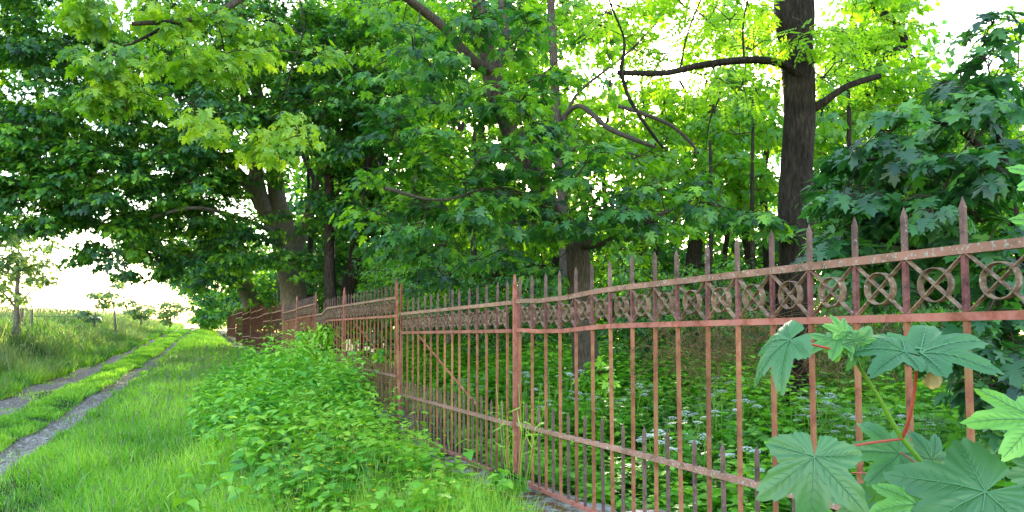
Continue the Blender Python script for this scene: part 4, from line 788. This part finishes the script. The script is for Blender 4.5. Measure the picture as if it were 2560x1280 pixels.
# field fence posts, far left
for i, (lab, x, yt, d, w) in enumerate([('weathered post leftmost beside the sparse field tree', 33, 776, 27, .10), ('brownish post just right of the sparse tree trunk', 55, 772, 26, .13), ('thin grey post rightmost of the field posts', 80, 774, 27, .10)]):
    p = np.array(P(x, yt, d)); z0 = float(Hf(p[0], p[1])); mb = MB()
    V, f, c = trunk_geo(np.array([(0, 0, 0, w / 2), (0, .01, (p[2] - z0) * .5, w / 2), (.01, 0, p[2] - z0, w / 2 * .9)]), 3, 9, .06); mb.add(V, f)
    tv = V[-9:]; mb.add(tv, [tuple(range(9))])
    tag(link('wooden_post', mb.mesh('wooden_post', M['wood']), None, (p[0], p[1], z0)), lab, 'post', 'wooden posts in the field')
a, b_ = np.array(P(-60, 787, 27)), np.array(P(200, 791, 29)); mb = MB(); V, f = tubes(np.array([[a, (a + b_) / 2 - UP * .03, b_]]), np.full((1, 3), .012), 5); mb.add(V, f)
tag(link('fence_rope', mb.mesh('fence_rope', M['wood'])), 'thin grey rope strung along the wooden field posts', 'rope')

# ------------------------------------------------------------------ foreground sycamore sapling
camR = cam.rotation_euler.to_matrix()
cv = lambda x, y, z: np.array(camR @ Vector((x, y, -z)))       # right, up, away
def outline(k=110, young=False):
    th = np.linspace(-math.pi * .93, math.pi * .93, k); out = []
    lob = [(0, 1.0, .30), (.82, .95, .27), (-.82, .95, .27), (1.75, .62, .30), (-1.75, .62, .30)]
    for t in th:
        r = .40
        for c, a, w in lob: r = max(r, .40 + (a - .40) * max(0, 1 - abs((t - c) / (w * 1.75)) ** 1.3))
        r *= 1 + .035 * math.sin(t * 34) + .02 * math.sin(t * 61 + 1)
        if abs(t) > 2.4: r *= 1 - (abs(t) - 2.4) * .5
        out.append((t, r))
    return out
def big_leaf(root, J, tip, nor, size, tint=.4, droop=.3, cup=.15, parent_label=None, seed=0):
    tip = nrm(np.array(tip)); nor = np.array(nor, float); nor = nrm(nor - tip * (nor @ tip)); side = np.cross(tip, nor)
    O = outline(); K = len(O); rings = [.2, .4, .6, .8, .92, 1.0]
    def loc(t, r):
        x, y = math.sin(t) * r, math.cos(t) * r
        va = min(abs(t - c) for c in (0, .82, -.82, 1.75, -1.75))
        z = -droop * r * r + cup * abs(math.sin(t)) * r * .5 + .035 * min(va * 3, 1) * r + .035 * math.sin(5 * x + 3 * y + seed) - .10 * max(0, r - .75) + .012 * math.sin(t * 23 + seed) * r
        return np.array(J) + (side * x + tip * y + nor * z) * size
    V = [loc(0, 0)]; tt = [tint]
    for rg in rings:
        for t, r in O: V.append(loc(t, r * rg)); tt.append(np.clip(tint + .05 * math.sin(7 * t + seed), 0, 1))
    fs = [(0, 1 + i, 2 + i) for i in range(K - 1)]
    for g_ in range(len(rings) - 1):
        o = 1 + g_ * K
        fs += [(o + i, o + K + i, o + K + i + 1, o + i + 1) for i in range(K - 1)]
    mb = MB(); mb.add(V, fs, 0, tt); lf = link('leaf', mb.mesh('leaf', M['sapling']), root)
    Pt = []; Rr = []
    def vein(p, q_, w0, w1):
        pts = [loc(*p_) + nor * .0016 for p_ in [(math.atan2(p[0] + (q_[0]-p[0]) * s, p[1] + (q_[1]-p[1]) * s), math.hypot(p[0] + (q_[0]-p[0]) * s, p[1] + (q_[1]-p[1]) * s)) for s in (0.001, .25, .5, .75, 1)]]
        Pt.append(pts); Rr.append(np.linspace(w0, w1, 5))
    for c, a in ((0, .95), (.82, .9), (-.82, .9), (1.75, .57), (-1.75, .57)):
        e = (math.sin(c) * a, math.cos(c) * a); vein((0, 0), e, .0012 * size / .1, .0004)
        for s in (.2, .32, .44, .56, .68, .8):
            for sg in (-1, 1):
                l = .27 * a * (1.15 - s); b0 = (e[0] * s, e[1] * s); vein(b0, (b0[0] + math.sin(c + sg * .75) * l, b0[1] + math.cos(c + sg * .75) * l), .0005 * size / .1, .00025)
    V, f = tubes(np.array(Pt), np.array(Rr), 3); mb = MB(); mb.add(V, f, 0, .5); link('vein', mb.mesh('vein', M['vein']), lf)
    return lf
SB = np.array(P(2470, 1420, 1.06)); sap = empty('sycamore_sapling', SB); tag(sap, 'sycamore sapling with big lobed leaves on red stalks, nearest plant at lower right', 'sapling')
hold = empty('tmp'); 
def sub(o): return o
def tubepart(name, pts, r0, r1, mat, tint=.5):
    c = catmull(np.array([(*P(x, y, d), 0) for x, y, d in pts]), 6)[:, :3]
    V, f = tubes(c[None], np.linspace(r0, r1, len(c))[None], 8); mb = MB(); mb.add(V - SB, f, 0, tint); return link(name, mb.mesh(name, M[mat]), sap)
class Off:  # leaves are modelled in world space, then moved under the sapling's origin
    pass
def leafpx(x, y, d, tip, nor, size, **k):
    return big_leaf(sap, np.array(P(x, y, d)) - SB, cv(*tip), cv(*nor), size, **k)
tubepart('stem', [(2475, 1420, 1.08), (2410, 1300, 1.07), (2345, 1205, 1.06), (2255, 1095, 1.05), (2200, 1000, 1.04), (2150, 920, 1.03), (2120, 870, 1.02), (2105, 845, 1.02)], .0048, .0016, 'stem', .25)
pet = [([(2125, 885, 1.02), (2060, 868, .99), (1975, 850, .97)], .0018), ([(2255, 1097, 1.05), (2275, 1040, 1.03), (2288, 960, 1.02), (2292, 882, 1.01)], .0024), ([(2255, 1097, 1.05), (2170, 1108, .98), (2110, 1120, .96), (2040, 1140, .95)], .0018),
       ([(2345, 1205, 1.06), (2260, 1190, 1.1), (2130, 1182, 1.2)], .0014), ([(2350, 1200, 1.06), (2365, 1188, 1.03), (2400, 1195, 1.0), (2465, 1232, .95)], .0022), ([(2345, 1205, 1.06), (2300, 1165, 1.1), (2250, 1130, 1.12)], .0012), ([(2340, 1210, 1.06), (2240, 1245, 1.1), (2180, 1262, 1.12)], .0012), ([(2600, 1120, 1.0), (2585, 1080, .97), (2570, 1062, .95)], .002)]
for p, r in pet: tubepart('petiole', p, r, r * .8, 'petiole')
leafpx(1975, 850, .97, (-.72, -.62, .3), (-.62, .68, -.3), .075, tint=.45, droop=.35)
leafpx(2292, 880, 1.01, (.35, .35, .85), (-.1, .93, -.28), .12, tint=.35, droop=.3, seed=2)
leafpx(2262, 876, .99, (-.9, .2, .1), (.1, .88, -.4), .075, tint=.4, droop=.4, seed=5)
leafpx(2300, 882, 1.0, (.93, .25, .1), (-.25, .85, -.45), .10, tint=.4, droop=.15, seed=6)
leafpx(2150, 850, 1.0, (.4, -.85, .1), (.1, .4, -.9), .045, tint=.45, seed=3)
leafpx(2035, 1142, .95, (-.15, -.9, -.3), (-.15, .62, -.75), .092, tint=.38, droop=.18, seed=1)
leafpx(2250, 1132, 1.12, (-.8, .1, .1), (.05, .6, -.75), .075, tint=.6, seed=4)
leafpx(2465, 1232, .95, (-.75, -.5, .2), (.1, .75, -.6), .13, tint=.35, droop=.2, seed=7)
leafpx(2585, 1055, .93, (-.95, .15, .0), (.1, .65, -.7), .075, tint=.95, seed=8)
leafpx(2200, 1215, 1.2, (-.3, -.7, .1), (0, .5, -.8), .05, tint=.4, seed=9); leafpx(2262, 1200, 1.15, (.2, -.8, .1), (0, .5, -.8), .05, tint=.35, seed=10)
leafpx(2160, 1262, 1.12, (-.8, -.5, .1), (0, .6, -.8), .055, tint=.45, seed=11); leafpx(2330, 1150, 1.15, (-.3, .75, .3), (0, .4, -.9), .05, tint=.4, seed=12)
leafpx(2290, 1262, 1.0, (-.9, -.1, .1), (0, .7, -.7), .06, tint=.9, seed=13); leafpx(2600, 1190, .95, (.2, .8, .3), (0, .5, -.8), .06, tint=.4, seed=14)
for dx, dy, tp, s in ((-10, 2, (-.95, -.1, -.2), .045), (10, -8, (.8, .3, .1), .03), (4, 4, (.7, -.5, -.3), .032), (-4, 8, (-.3, -.8, -.2), .026), (0, -16, (-.3, .9, .2), .028)):
    leafpx(2106 + dx, 848 + dy, 1.01, tp, (dx * .02, .85, -.5), s, tint=.8, seed=dx)
leafpx(2625, 450, .8, (-.8, .5, .1), (0, .5, -.8), .04, tint=1, seed=15); leafpx(2630, 560, .85, (-.9, .3, .1), (0, .5, -.8), .04, tint=.9, seed=16)
# withered bud leaf
mb = MB(); c0 = np.array(P(2334, 897, .985)) - SB; V = []; fs = []
for i in range(7):
    for j in range(12):
        a = j * 2 * math.pi / 12; r = .003 + .0075 * (i / 6) ** .7 * (1 + .35 * math.sin(3 * a + i)); V.append(c0 + cv(r * math.cos(a), -.034 * i / 6 * (1 + .15 * math.sin(2 * a)), r * math.sin(a)))
for i in range(6):
    for j in range(12): fs.append((i*12+j, i*12+(j+1)%12, i*12+12+(j+1)%12, i*12+12+j))
mb.add(V, fs, 0, .5); o = link('withered_leaf', mb.mesh('withered_leaf', M['wither']), sap); o['label'] = 'crumpled straw-yellow withered leaf'
bpy.data.objects.remove(hold)
